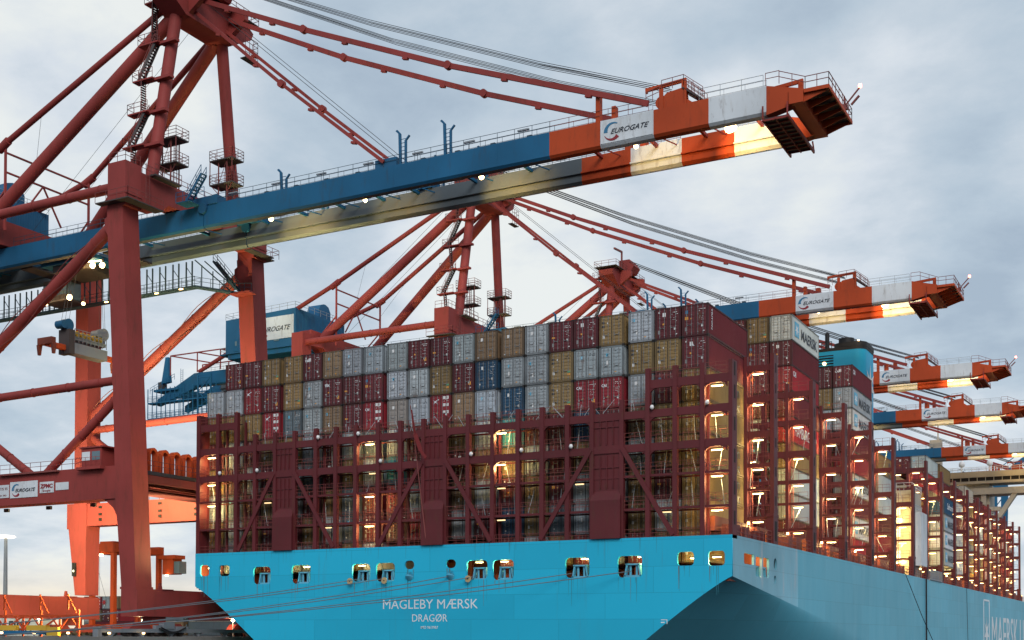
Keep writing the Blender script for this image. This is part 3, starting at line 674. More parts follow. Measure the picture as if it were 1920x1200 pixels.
# ------------------------------------------------------------------ containers
PAL = {'M': ('maroon', (.098, .014, .020)), 'O': ('ochre', (.215, .140, .058)), 'G': ('grey', (.30, .34, .37)), 'N': ('navy blue', (.015, .055, .11)), 'R': ('bright red', (.24, .018, .028)),
       'B': ('rust-stained brown', (.20, .13, .075)), 'T': ('dull beige grey', (.27, .25, .22)), 'S': ('slate blue', (.10, .13, .155)), 'W': ('white', (.43, .45, .46)), 'K': ('dark teal', (.02, .16, .22))}
def cont_body(full=True, L=CL):
    b = MB(); w, l, h = CW, L, CH
    # corner posts, rails
    for x in (0, w-.16):
        for y in (0, l-.16): b.box(x, x+.16, y, y+.16, .0, h)
    for x in (0.003, w-.123): b.box(x, x+.12, .16, l-.16, .0, .17); b.box(x, x+.12, .16, l-.16, h-.13, h-.003)
    for y in (.02, l-.14): b.box(.16, w-.16, y, y+.12, .0, .19); b.box(.16, w-.16, y, y+.12, h-.16, h-.003)
    for x in (-.01, w-.17):
        for y in (-.01, l-.17):
            for z in (-.01, h-.11): b.box(x, x+.18, y, y+.18, z, z+.12, 1)
    # corrugated sides
    def cor(xo, s):
        p = .278; n = int((l-.32)/p); y = .16; pts = []
        for i in range(n):
            pts += [(xo, y), (xo, y+.07), (xo-s*.05, y+.14), (xo-s*.05, y+.21)]; y += p
        pts.append((xo, l-.16))
        for (x_, y_), (x2, y2) in zip(pts, pts[1:]):
            q = [(x_, y_, .15), (x2, y2, .15), (x2, y2, h-.11), (x_, y_, h-.11)]
            b.face(q if s > 0 else q[::-1], 2)
    cor(w-.03, 1); cor(.03, -1)
    b.face([(.05, .1, h-.05), (w-.05, .1, h-.05), (w-.05, l-.1, h-.05), (.05, l-.1, h-.05)])
    b.face([(.05, .1, .1), (.05, l-.1, .1), (w-.05, l-.1, .1), (w-.05, .1, .1)])
    b.face([(.1, l-.06, .15), (.1, l-.06, h-.1), (w-.1, l-.06, h-.1), (w-.1, l-.06, .15)])
    b.face([(.1, .14, .15), (w-.1, .14, .15), (w-.1, .14, h-.1), (.1, .14, h-.1)], 1)
    return b
def meshof(b, name, mats):
    o = b.build(name, mats); me = o.data; bpy.data.objects.remove(o); return me
BODY = meshof(cont_body(), 'container_body', ['cont_frame', 'gasket', 'cont_side'])
def quad(b, x, z, w, h, m, y=-.002): b.box(x, x+w, y-.006, y, z, z+h, m)
def marks(b, x, z, w, rows, m, rnd, h=.07, gap=.15):
    h *= .62
    for r_ in range(rows):
        xx = x
        while xx < x+w-.06:
            q = rnd.uniform(.04, .13); q = min(q, x+w-xx)
            if rnd.random() < .6: quad(b, xx, z-r_*gap, q, h, m)
            xx += q+.05
def door(side, kind, var):
    rnd = random.Random(hash((side, var)) % 999+ord(kind)); b = MB(); x0, x1 = (.17, CW/2-.012) if side == 0 else (CW/2+.012, CW-.17)
    z0, z1 = .2, CH-.165; y = .035
    b.box(x0, x1, y, .09, z0, z1, 0)
    n = 5 if var % 2 == 0 else 8          # pressed panels
    hh = (z1-z0)/n
    for i in range(n):
        a = z0+i*hh+hh*.12; c = a+hh*.76
        b.hexa([(x0+.1, y, a), (x1-.1, y, a), (x1-.1, y, c), (x0+.1, y, c), (x0+.13, y-.025, a+.05), (x1-.13, y-.025, a+.05), (x1-.13, y-.025, c-.05), (x0+.13, y-.025, c-.05)], 0, skip=(0,))
    b.box(x0-.01, x0+.025, y-.006, y-.001, z0, z1, 1); b.box(x1-.025, x1+.01, y-.006, y-.001, z0, z1, 1)
    dk = {'M': 2, 'N': 2, 'R': 2, 'S': 2, 'K': 2}.get(kind, 6)
    if side == 1:
        marks(b, x0+.35, 2.35, .62, 2, dk, rnd, .09, .17); marks(b, x0+.40, 1.85 if dk == 2 else 1.7, .42, 4 if dk == 2 else 1, dk, rnd, .05, .15)
        if kind in 'MRN': quad(b, x0+.55, .75+rnd.random()*.2, .2, .22, 2); quad(b, x0+.72, .34, .14, .09, 2)
        if kind == 'O' and var != 1: quad(b, x0+.62, .82, .3, .17, 5); quad(b, x0+.62, .56, .3, .2, 3)
        if kind in 'RM' and var == 1: quad(b, x0+.6, .65, .26, .34, 3)
        if kind == 'R' and var == 2:
            for i in range(2):
                for j in range(3): quad(b, x0+.28+i*.36, 2.4-j*.72, .28, .3, 2)
        if kind in 'GBT': quad(b, x0+.3, .4, .18, .07, 3)
    else:
        if kind == 'M':
            quad(b, x0+.12, .5, .2, .34, 7)
            if var == 0: quad(b, x0+.12, 1.5, .3, .28, 3); quad(b, x0+.16, 2.05, .24, .3, 8); quad(b, x0+.62, 1.52, .14, .14, 3)
            if var == 1: quad(b, x0+.5, 1.35, .16, .14, 3); quad(b, x0+.3, 2.25, .12, .12, 2); quad(b, x0+.16, 1.2, .2, .06, 2)
            if var == 2: quad(b, x0+.55, 2.05, .3, .36, 2); quad(b, x0+.55, 1.3, .18, .16, 3); quad(b, x0+.15, 2.4, .12, .12, 2)
            if var == 3: quad(b, x0+.1, 1.28, .3, .16, 3)
        if kind in 'GBT':
            if var != 2: quad(b, x0+.52-.3*(var == 1), 1.92, .24, .27, 4); quad(b, x0+.58-.3*(var == 1), 1.99, .12, .13, 2)
            else: quad(b, x0+.45, 1.9, .26, .3, 2)
            if var in (1, 3): quad(b, x0+.55, .55+.2*var, .18, .36, 2)
            quad(b, x0+.12, .28, .2, .08, 2)
        if kind == 'O': quad(b, x0+.6, 2.05, .12, .15, 2); quad(b, x0+.18, .72, .2, .28, 2); quad(b, x0+.22, 1.45, .1, .1, 2)
        if kind in 'NS': quad(b, x0+.5, 2.0, .24, .3, 2 if kind == 'N' else 4); quad(b, x0+.25, .5, .15, .15, 2)
        if kind == 'R': quad(b, x0+.6, .95, .16, .15, 3); quad(b, x0+.25, .9, .12, .12, 2); quad(b, x0+.2, .5, .18, .26, 7)
    return meshof(b, 'container_door', ['cont', 'gasket', 'stick_w', 'stick_y', 'stick_b', 'stick_g', 'ltext', 'bar', 'logo_blue'])
DOORS = {}
def get_door(side, kind, var):
    if (side, kind, var) not in DOORS: DOORS[side, kind, var] = door(side, kind, var)
    return DOORS[side, kind, var]
def barmesh():
    out_ = []
    for x in (.46, .90, 1.48, 1.96):
        b = MB(); b.tube([(x, -.03, .12), (x, -.03, CH-.1)], .021, 6)
        for z in (.3, 1.1, 1.9, 2.55): b.box(x-.05, x+.05, -.05, .03, z, z+.06)
        b.beam((x, -.05, 1.0), (x+.28*(1 if x in (.46, 1.48) else -1), -.05, 1.0), .02, .05)
        out_.append(meshof(b, 'locking_bar', ['bar']))
    return out_
BARS = barmesh()
def tmesh(body, size, origin, mat_, xd=(1, 0, 0), width=None, bold=.0, yd=(0, 0, 1), shear=0):
    o = text(body, size, (origin, xd, yd), mat_, None, bold=bold, width=width, depth=.003, shear=shear); me = o.data; bpy.data.objects.remove(o); return me
TX = {'tex': tmesh('tex', .52, (.28, -.012, 2.05), 'wtext', width=.62, bold=.01), 'cai': tmesh('CAI', .36, (.25, -.012, 2.0), 'wtext', width=.5, bold=.008),
      'msc': tmesh('m\nsc', .36, (.26, -.012, 2.12), 'ltext', width=.30, bold=.012), 'tal': tmesh('TAL', .24, (.74, -.012, 2.02), 'wtext', width=.42, bold=.006)}
def kl():
    b = MB(); b.prism([(.35, 2.42), (.62, 2.2), (.95, 2.0), (.6, 2.12)], 1, -.012, -.004); b.prism([(.4, 2.0), (.66, 2.14), (.98, 2.42), (.62, 2.26)], 1, -.018, -.0125); b.prism([(.9, 2.42), (1.06, 2.46), (.98, 2.3)], 1, -.012, -.004); return meshof(b, 'hb', ['wtext'])
TX['bird'] = kl()
XR = CW-.005
SIDE = {'MAERSK': [tmesh('MAERSK', 1.62, (XR, 4.0, .82), 'ltext', (0, 1, 0), 7.3, .03)],
        'CAI': [tmesh('CAI', .8, (XR, .5, 1.75), 'wtext', (0, 1, 0), 1.2, .02)],
        'HAMBURG SÜD': [tmesh('HAMBURG SÜD', 1.7, (XR, 1.2, .9), 'wtext', (0, 1, 0), 9.6, .0)],
        'TRITON': [tmesh('TRITON', .42, (XR, .95, 2.55), 'wtext', (0, 0, -1), 1.9, .01, (0, 1, 0))],
        'msc': [tmesh('m\nsc', 1.35, (XR, 8.2, 1.6), 'ltext', (0, 1, 0), 1.5, .03)], 'Safmarine': [tmesh('Safmarine', 1.5, (XR, 3.2, 1.0), 'wtext', (0, 1, 0), 7.5, .01, shear=.2)]}
b = MB(); b.box(XR-.003, XR+.004, 1.2, 3.0, .7, 2.3, 0); star(b, (XR+.005, 2.1, 1.5), (0, 1, 0), (0, 0, 1), .8, .3, m=1, th=.004)
SIDE['MAERSK'].append(meshof(b, 'star_logo', ['stick_b', 'wtext']))
ORD = ['first', 'second', 'third', 'fourth', 'fifth', 'sixth', 'seventh', 'eighth', 'ninth', 'tenth', 'eleventh', 'twelfth', 'thirteenth', 'fourteenth', 'fifteenth', 'sixteenth', 'seventeenth', 'eighteenth', 'nineteenth', 'twentieth', 'twenty-first', 'twenty-second']
NC = [0]
def container(x, y, z, kind, label, group, var=None, word=None, side=None, bars=True, doors=True, jit=True):
    NC[0] += 1
    rnd = random.Random(NC[0]*13)
    if jit: x += rnd.uniform(-.02, .02); y += rnd.uniform(-.05, .05)
    o = bpy.data.objects.new('shipping_container', None); o.empty_display_size = .3; o.location = (x, y, z); o.rotation_euler = (0, 0, R(rnd.uniform(-.12, .12)) if jit else 0); COL.objects.link(o); ORG[o.name] = Vector((x, y, z))
    tag(o, label, 'shipping container', group)
    c = PAL[kind][1]; f = rnd.uniform(.78, 1.2); cc = (c[0]*f*rnd.uniform(.96, 1.04), c[1]*f, c[2]*f*rnd.uniform(.95, 1.05), 1)
    if var is None: var = rnd.randrange(4)
    def add(nm, me, lab=None):
        q = bpy.data.objects.new(nm, me); q.parent = o; q.color = cc; COL.objects.link(q)
        if lab: q['label'] = lab
        return q
    add('body', BODY)
    if doors:
        ds = [add('door', get_door(s, kind, var)) for s in (0, 1)]
        if bars:
            for i, me in enumerate(BARS):
                q = bpy.data.objects.new('locking_bar', me); q.parent = ds[i//2]; COL.objects.link(q)
        w = word or ('msc' if kind == 'O' else None)
        if w:
            q = bpy.data.objects.new('lettering', TX[w]); q.parent = ds[0]; COL.objects.link(q)
    if side:
        for me in SIDE[side]: add('side_lettering' if me.name != 'star_logo' else 'star_logo', me)
    return o
T1 = 37.75-CH
ROWS = ['.MMOOMBGGGMMGBBGMMOGMM', 'GGRMOGMMMGGOMNGGOGGOOM', 'OOORSGBMRTGRBGNGORRGMO']
WORDS = {(0, 5): 'tex', (1, 6): 'tex', (2, 8): 'cai', (2, 16): None, (2, 17): 'cai', (2, 18): 'cai', (1, 2): 'bird', (2, 3): 'bird', (2, 11): 'bird', (1, 21): 'tal', (3, 9): 'tex', (5, 7): 'tex', (5, 12): 'tex', (5, 17): 'tex', (4, 9): 'cai', (6, 9): 'cai'}
random.seed(21)
LOW = ['MGMOOGMGSGMOOGKMMNMBOO', 'OMGMGSMOGKMRMBOGMOSGOO', 'GSMOGMOSMRGMBGMOMGGOMO', 'OGOMMOGSMMRMGMNOSGMOGO']
ROWS += [LOW[0], LOW[1], LOW[2], LOW[3], 'MGOMGSMOGMRMGOMGOMGMOO']
TN = ['top', 'second', 'third', 'fourth', 'fifth', 'sixth', 'seventh', 'lowest']
for t, row in enumerate(ROWS):
    for i, k in enumerate(row):
        if k == '.' or t > 7 or (t == 7 and 8 < i < 14): continue
        word = WORDS.get((t, i)); where = 'of the stern stack' if t < 3 else 'behind the stern lashing frame'
        lab = f"{PAL[k][0]} container, {ORD[i]} from left, {TN[t]} tier {where}"
        if i == 0 and t < 3: lab = f"{PAL[k][0]} container at the left end of the {TN[t]} tier of the stern stack"
        if i == 21: lab = f"{PAL[k][0]} container at the right-hand corner of the stern stack, {TN[t]} tier"
        sd_ = None
        if i == 21: sd_ = {0: 'TRITON', 2: 'msc', 3: None, 4: 'msc', 5: 'msc'}.get(t)
        container(colx(i), 0, T1-t*2.91, k, lab, 'containers stacked at the stern', var={'R': {2: 2}}.get(k, {}).get(t) if word == 'bird' else (2 if word == 'bird' else None), word=word, side=sd_)
# forward bays seen above and between the lashing frames
bayn = {2: ('third', 29.1, 43.05), 4: ('fifth', 59.4, 43.05), 5: ('sixth', 75.4, 33.7), 8: ('ninth', 116.1, 38.2), 9: ('tenth', 130.5, 38.4), 10: ('eleventh', 146.6, 36.3), 11: ('twelfth', 161.7, 37.8), 12: ('thirteenth', 176.9, 36.9), 13: ('fourteenth', 191.5, 36.6), 14: ('fifteenth', 206.5, 36), 15: ('sixteenth', 223, 36.4), 16: ('seventeenth', 237.8, 35)}
BK = {(2, 21): 'GMRMROGGM', (2, 20): 'OMMMGSRGO', (2, 19): 'MGMOGMGSM', (4, 21): 'MGWMRWMWR', (4, 20): 'MOGGOMSMG', (4, 19): 'RGMOGRMGO', (5, 21): 'OGGMRMR', (5, 20): 'OMGMGOR'}
TN9 = ['top', 'second', 'third', 'fourth', 'fifth', 'sixth', 'seventh', 'eighth', 'ninth']
SD = {(2, 21, 0): 'MAERSK', (2, 21, 2): 'CAI', (2, 21, 4): 'HAMBURG SÜD', (2, 21, 5): 'msc', (4, 21, 0): 'CAI', (4, 21, 1): 'MAERSK', (4, 21, 2): 'MAERSK', (4, 21, 5): 'MAERSK', (4, 21, 7): 'MAERSK', (5, 21, 0): 'msc'}
for (bk, i), ks in BK.items():
    nm, y, top = bayn[bk]
    for t, k in enumerate(ks):
        z = top-CH-t*2.8
        if z < 16 or (i < 21 and t > 5) or (i == 19 and t > 2): continue
        pos = 'outermost row' if i == 21 else ('second row in' if i == 20 else 'third row in')
        container(colx(i), y, z, k if not (bk == 2 and i == 21 and t == 0) else 'W', f"{'white' if (bk, i, t) == (2, 21, 0) else PAL[k][0]} container, {TN9[t]} tier, {pos}, {nm} bay from the stern", 'containers in the forward bays', side=SD.get((bk, i, t)), jit=False, word='cai' if SD.get((bk, i, t)) == 'CAI' else None)
random.seed(5)
for bk in range(8, 17):
    nm, y, top = bayn[bk]
    for i in (21, 20):
        tt = top-(2.9 if i == 20 and bk % 2 else 0)
        for t in range(6):
            z = tt-CH-t*2.8
            if z < 16.4: break
            if i == 20 and t > 0: break
            k = random.choice('MMOGGRTSO')
            container(colx(i), y, z, k, f"{PAL[k][0]} container, {TN9[t]} tier, {'outermost' if i == 21 else 'second'} row, {nm} bay from stern", 'containers in the forward bays', bars=False, jit=False)
for t, k in enumerate(['N', 'G', 'W', 'W']):
    container(-CW, 118.0, 28.5-t*2.91, k, ('navy blue container with white script lettering on top of the outer deck-edge stack', 'grey lettered container second in the outer deck-edge stack', 'white lettered container third in the outer deck-edge stack', 'white lettered container lowest in the outer deck-edge stack')[t], 'containers in the forward bays', side='Safmarine' if t == 0 else 'MAERSK', bars=False, jit=False)

# ------------------------------------------------------------------ ship-to-shore crane
def girder(parent, yf, s):
    """yf: outer face; s=+1 inner side towards +Y"""
    b = MB(); w = 1.05
    pr = [(0, 56.35), (0, 54.06), (.22, 53.82), (w-.3, 53.72), (w, 54.0), (w, 54.68), (w+.28, 54.72), (w+.28, 54.86), (w, 54.9), (w, 56.35)]
    sg = [(-124, -61.3, 0), (-61.2, -18.4, 0), (-18.4, -13.15, 1), (-13.15, -7.9, 2), (-7.9, -2.7, 1), (-2.7, 2.5, 2)]
    for x0, x1, m in sg:
        i = len(b.v); n = len(pr)
        for x in (x0, x1): b.v += [(x, yf+s*u, z) for u, z in pr]
        for k in range(n):
            q = (i+k, i+(k+1) % n, i+n+(k+1) % n, i+n+k); b.f.append(q if s < 0 else q[::-1]); b.m.append(3 if m == 0 and 2 <= k <= 8 else m)
        b.f.append(tuple(range(i, i+n))); b.m.append(m); b.f.append(tuple(range(i+2*n-1, i+n-1, -1))); b.m.append(m)
    # tapered nose
    for (x0, z0, h0), (x1, z1, h1) in (((2.5, 53.75, 56.35), (5.6, 54.4, 55.5)),):
        ya, yb = sorted((yf, yf+s*w)); b.hexa([(x0, ya, z0), (x1, ya, z1), (x1, yb, z1), (x0, yb, z0), (x0, ya, h0), (x1, ya, h1), (x1, yb, h1), (x0, yb, h0)], 1)
    ya, yb = sorted((yf, yf+s*w)); b.hexa([(-133, ya, 51.0), (-124, ya, 53.55), (-124, yb, 53.55), (-133, yb, 51.0), (-133, ya, 52.2), (-124, ya, 56.35), (-124, yb, 56.35), (-133, yb, 52.2)], 0)
    # stiffener seams and a walkway bracket line
    for x in range(-120, 0, 12): b.box(x-.03, x+.03, min(yf, yf-s*.012), max(yf, yf-s*.012), 54.1, 56.3, 0 if x < -19 else 1)
    return b.build('girder', ['blue', 'orange', 'white', 'girder_in'], parent)
def crane(Y0, label, group):
    C = empty('gantry_crane', (-78, 4.4, QZ), label, 'crane', group)
    yc = 4.4
    legx = lambda z: -65+.058*(49-z)
    for s in (-1, 1):                                    # -1 = near frame, +1 = far frame
        ya, yb = (-8.2, -5.7) if s < 0 else (14.5, 17.0)
        b = MB()
        def ring(z, w, xr=None, e=0): x1 = legx(z) if xr is None else xr; return [(x1-w, ya-e, z), (x1, ya-e, z), (x1, yb+e, z), (x1-w, yb+e, z)]
        RG = [ring(12.8, 2.1), ring(20, 2.35), ring(23.0, 2.6), ring(26.5, 2.45), ring(36, 2.3), ring(54.6, 2.3)]
        for A, B in zip(RG, RG[1:]): b.hexa(A+B)
        b.prism([(legx(34)-2.2, 33.6), (legx(36)-2.2, 37.6), (legx(36)-2.7, 37.0), (legx(35)-2.75, 35.4)], 1, ya+.3, yb-.3)
        b.box(legx(13)-2.2, legx(13)+.12, ya-.1, yb+.1, 12.7, 12.95)
        b.prism([(legx(53)-2.25, 54.0), (legx(53)-3.0, 53.6), (legx(53)-3.0, 52.5), (legx(50)-2.25, 51.0)], 1, ya+.3, yb-.3)
        b.build('leg', 'red', C)
        b = MB(); b.box(-67.5, -64.9, ya-.02, yb+.02, 54.6, 59.5 if s < 0 else 58.9); b.box(-67.6, -64.8, ya-.05, yb+.05, 55.9, 56.05, 0)
        b.build('leg_head', 'red', C)
        # landside leg
        b = MB(); b.box(-95.3, -93.0, ya, yb, 25.3, 58.8)
        b.hexa([(-95.0, ya, 13), (-93.1, ya, 13), (-93.1, yb, 13), (-95.0, yb, 13), (-96.3, ya, 22), (-93.0, ya, 22), (-93.0, yb, 22), (-96.3, yb, 22)]); b.hexa([(-96.6, ya-.01, 22), (-92.95, ya-.01, 22), (-92.95, yb+.01, 22), (-96.6, yb+.01, 22), (-96.6, ya-.01, 25.4), (-92.95, ya-.01, 25.4), (-92.95, yb+.01, 25.4), (-96.6, yb+.01, 25.4)])
        b.build('leg', 'red', C)
        if s > 0:
            b = MB(); b.box(-95.3, -94.7, ya-.3, ya-.05, 15.6, 17.4); b.tube([(-95.0, ya-.31, 16.3), (-95.0, ya-.34, 16.3)], .18, 12, 1); b.build('display_box', ['black', 'white_obj'], C)
        # portal beam
        b = MB(); xw = legx(24)-2.4; b.box(-93, xw+.05, ya+.1, yb-.3, 22.6 if s < 0 else 22.3, 26.2 if s < 0 else 25.3); b.prism([(xw, 22.65), (xw, 20.6), (xw-.6, 21.6), (xw-2.0, 22.65)], 1, ya+.3, yb-.5)
        for x in (-90.5, -87, -80, -74) if s > 0 else (): b.box(x-.25, x+.25, ya+.0, ya+.1, 22.9, 23.3, 1); b.box(x-.25, x+.25, ya-.05, ya+.1, 23.65, 23.95, 1); b.box(x-.25, x+.25, ya-.05, ya+.1, 24.6, 24.9, 1)
        b.build('portal_beam', ['red', 'dark'], C)
        ym = (ya+yb)/2
        for p, q, r_ in (((-94, ym, 35.4), (legx(36)-2.0, ym, 35.8), .48), ((-94, ym, 36.6), (legx(53)-2.0, ym, 53.4), .72), ((legx(34)-1.8, ym, 34.6), (-78.5, ym, 25.6), .5), ((-94, ym, 34.8), (-79.5, ym, 25.6), .5), ((-94, ym, 57.2), (-66.5, ym, 57.3 if s < 0 else 57.0), .55)):
            b = MB(); b.tube([p, q], r_, 16); v = (Vector(q)-Vector(p))
            for t in (.12, .3, .5, .7, .88):
                a_ = Vector(p)+v*t; b.tube([a_, a_+v.normalized()*.12], r_+.05, 16)
            b.build('brace', 'red', C, smooth=2)
        # cable loops strapped to the long diagonal
        b = MB(); p, q = Vector((-92, ym-.6, 37.6)), Vector((-69, ym-.6, 52)); nrm_ = Vector((-.58, 0, .81))
        for k in (1, -1):
            pts = []
            for i in range(25): t = i/24; pts.append(p.lerp(q, t)+nrm_*k*(.8+.28*sin(t*18)))
            b.tube(pts, .05, 5)
        b.build('cable', 'rail_red', C)
    # sills and bogies
    for x, nm in ((-66.0+2.4, 'w'), (-94, 'l')):
        b = MB(); b.box(x-1.35, x+1.0, -8.3, 17.1, 9.75, 12.7); 
        for y in (-3.5, 12): b.box(x-1.45, x+1.1, y-.9, y+.9, 12.7, 12.78); b.prism([(y-.3, 12.78), (y+.3, 12.78), (y+.15, 13.5), (y-.15, 13.5)], 0, x-.2, x+.0)
        b.build('sill_beam', 'red', C)
        for y in (-4.4, 13.2):
            b = MB(); b.box(x-.9, x+.6, y-1.1, y+1.1, 8.9, 9.75)
            for dy in (-2.6, 2.6): b.prism([(y+dy-2.3, 8.0), (y+dy+2.3, 8.0), (y+dy+1.2, 9.0), (y+dy-1.2, 9.0)], 0, x-.7, x+.4)
            for k in range(8): yy = y-4.2+k*1.2; b.tube([(x-.5, yy, 7.95), (x+.2, yy, 7.95)], .38, 12, 1)
            b.build('bogie', ['red', 'grating'], C)
    # transverse upper beams
    for x, z0, z1 in ((-66.2, 55.3, 58.9), (-94.2, 56.8, 59.6)):
        b = MB(); b.prism([(-5.7, z1), (14.5, z1), (14.5, z0+.2), (11.0, z0+.3), (9.9, 56.5), (-1.1, 56.5), (-2.2, z0+.3), (-5.7, z0+.1)], 0, x-1.1, x+1.2); b.build('upper_beam', 'red', C)
    b = MB()
    for z, pts in ((58.9, [(-65.0, -5.5, 0), (-65.0, 14.3, 0)]), (58.9, [(-67.3, -5.5, 0), (-67.3, 14.3, 0)]), (59.5, [(-67.4, -8.1, 0), (-65.0, -8.1, 0), (-65.0, -5.8, 0)])):
        b.rail([(x, y, z) for x, y, _ in pts], h=1.1, sp=1.5, r=.035)
    for (x0, x1, y0, y1, z) in ((-68.4, -63.6, -9.2, -8.2, 55.0), (-64.9, -63.6, -8.2, -3.5, 55.0), (-67.6, -64.4, 17, 18, 55), (-64.9, -63.7, 12.5, 17, 55)):
        b.box(x0, x1, y0, y1, z-.12, z, 1)
    b.rail([(-68.4, -9.2, 55), (-63.6, -9.2, 55), (-63.6, -3.5, 55)], h=1.1, sp=1.4, r=.035); b.rail([(-67.6, 18, 55), (-63.7, 18, 55), (-63.7, 12.5, 55)], h=1.1, sp=1.4, r=.035)
    b.box(-64.85, -63.9, -4.6, -.2, 58.75, 58.9, 1); b.rail([(-63.9, -4.6, 58.9), (-63.9, -.2, 58.9)], h=1.1, sp=1.4, r=.035)
    b.ladder((-64.6, -5.0, 55), (-64.6, -5.0, 60), w=.6, m=0)
    b.build('head_platform', ['rail_red', 'grating'], C)
    # A-frame
    for s, yb_, yt in ((-1, -3.0, .3), (1, 12.0, 8.4)):
        b = MB(); b.tube([(-66, yb_, 58.5), (-65.3, yt, 79.3)], .72, 20); b.tube([(-66, yb_, 58.6), (-66, yb_+.04, 59.0)], .95, 20); b.build('pylon_leg', 'red', C, smooth=2)
        y1_ = -3 if s < 0 else 12
        b = MB(); b.tube([(-66, yt-s*.3, 79.0), (-92.5, y1_, 58.5)], .78, 20); b.build('backstay', 'red', C, smooth=2)
        b = MB(); b.tube([(-66.5, yt+s*.2, 80.2), (-90, yc+s*7.2, 67.7), (-123, yc+s*3.6, 56.6)], .38, 12); b.tube([(-89.3, yc+s*7.18, 68.05), (-91, yc+s*7.1, 67.2)], .52, 12); b.build('tie_stay', 'red', C, smooth=2)
        # forestays: pinned links
        yy = yc+s*3.9
        for nm, P_ in (('outer', [(-63.3, yc+s*2.9, 80.9), (-47.5, yy, 73.2), (-29.6, yy, 65.3), (-8.4, yy, 57.0)]), ('inner', [(-63.8, yc+s*2.9, 79.7), (-50.4, yy, 67.9), (-37.2, yy, 56.9)])):
            b = MB(); pp = [Vector(q) for q in P_]
            for a_, c_ in zip(pp, pp[1:]): b.beam(a_, c_, .26 if nm == 'outer' else .2, .52 if nm == 'outer' else .36)
            for q in pp[1:-1]:
                b.tube([q+Vector((0, -.3, 0)), q+Vector((0, .3, 0))], .42, 12)
            for a_, c_ in zip(pp, pp[1:]):
                for t in (.3, .72): q = a_.lerp(c_, t); b.beam(q+Vector((-.3, 0, -.3)), q+Vector((.3, 0, -.45)), .4, .25)
            b.build('forestay', 'red', C)
    b = MB()
    b.prism([(-2.2, 82.0), (-3.6, 81.3), (-3.2, 80.4), (.0, 78.6), (8.8, 78.6), (12.0, 80.4), (12.4, 81.3), (11.0, 82.0)], 0, -66.6, -63.6)
    for y in (.8, 8.0): b.prism([(-63.6, 82), (-61.2, 81.6), (-61.2, 80.6), (-63.6, 79.0)], 1, y-.35, y+.35); b.prism([(-66.6, 82), (-68.4, 81.2), (-66.6, 79.2)], 1, y-.35, y+.35)
    b.prism([(-64.6, 82.0), (-62.2, 82), (-61.4, 83.2), (-62.4, 84.6), (-64.6, 84.6)], 1, 2.6, 6.2)
    b.build('apex_beam', 'red', C)
    b = MB(); b.box(-67.5, -62.8, -3.6, 12.4, 82.0, 82.1, 1); b.rail([(-67.5, -3.6, 82.1), (-62.8, -3.6, 82.1), (-62.8, 12.4, 82.1), (-67.5, 12.4, 82.1), (-67.5, -3.6, 82.1)], h=1.1, sp=1.5, r=.04)
    b.beam((-64, 2.5, 82), (-64, 2.5, 86.4), .3, .3); b.beam((-64.0, 2.5, 86.3), (-64, -1.6, 86.0), .3, .35); b.box(-63.4, -62.6, 9.6, 12, 77.2, 77.3, 1); b.rail([(-62.6, 9.6, 77.3), (-62.6, 12.0, 77.3), (-63.4, 12, 77.3)], h=2.5, sp=.8, r=.035, rails=(1, .75, .5, .25)); b.build('apex_platform', ['rail_red', 'grating'], C)
    # ropes
    b = MB()
    for y in (1.3, 1.9, 2.4, 6.4, 6.9, 7.5):
        for dz in (0, .28): b.tube([(-62.4, yc+(y-yc)*.6, 84+dz), (-40, y, 72.6+dz), (-20, y, 63.6+dz), (-6.6, y, 58.3+dz*.5)], .03, 4)
    for y in (2.0, 6.8): b.tube([(-63, y, 81), (-36, y, 57.2)], .03, 4); b.tube([(-67, y, 82), (-96, y, 60)], .03, 4)
    for y, w in ((-2.4, 0), (11.2, 0)): b.tube([(-84, y, 71), (-88.5, y+(3 if y < 0 else -3), 63.5)], .02, 4)
    b.build('hoist_rope', 'rope', C)
    # girders and deck
    girder(C, .53, 1); girder(C, 9.4, -1)
    for x in list(range(-121, -62, 9))+[-58, -52.5, -47.3, -42, -37.6, -30.5, -24, -16.2, -10.4, -5.4, .0]:
        b = MB(); b.box(x-.14, x+.14, 1.55, 8.4, 55.9, 56.2); b.beam((x, 1.6, 55.8), (x+2.0, 8.3, 55.8), .1, .1); b.build('cross_tie', 'blue' if x < -18 else 'red', C)
    b = MB()
    for y in (.62, 9.5):
        z = 56.36
        for x0, x1, m in ((-122, -96.5, 0), (-92, -68, 0), (-60, -18.4, 0), (-18.4, -8.4, 1), (-3.6, 2.2, 2)):
            b.rail([(x0, y, z), (x1, y, z)], h=1.05, sp=1.9, r=.028, m=m)
            b.rail([(x0, y+(1.1 if y < 5 else -1.1), z), (x1, y+(1.1 if y < 5 else -1.1), z)], h=1.0, sp=1.9, r=.022, m=m)
        for x in range(-58, -18, 6): b.box(x, x+1.2, y+.25, y+.5, z+.85, z+1.0, 2); b.beam((x+.6, y+.35, z), (x+.6, y+.35, z+.9), .04)
        for x in range(-57, -20, 4): b.box(x, x+.5, y+.3, y+.7, z, z+.3, 0)
    b.build('girder_railing', ['rail_blue', 'rail_red', 'rail_grey'], C)
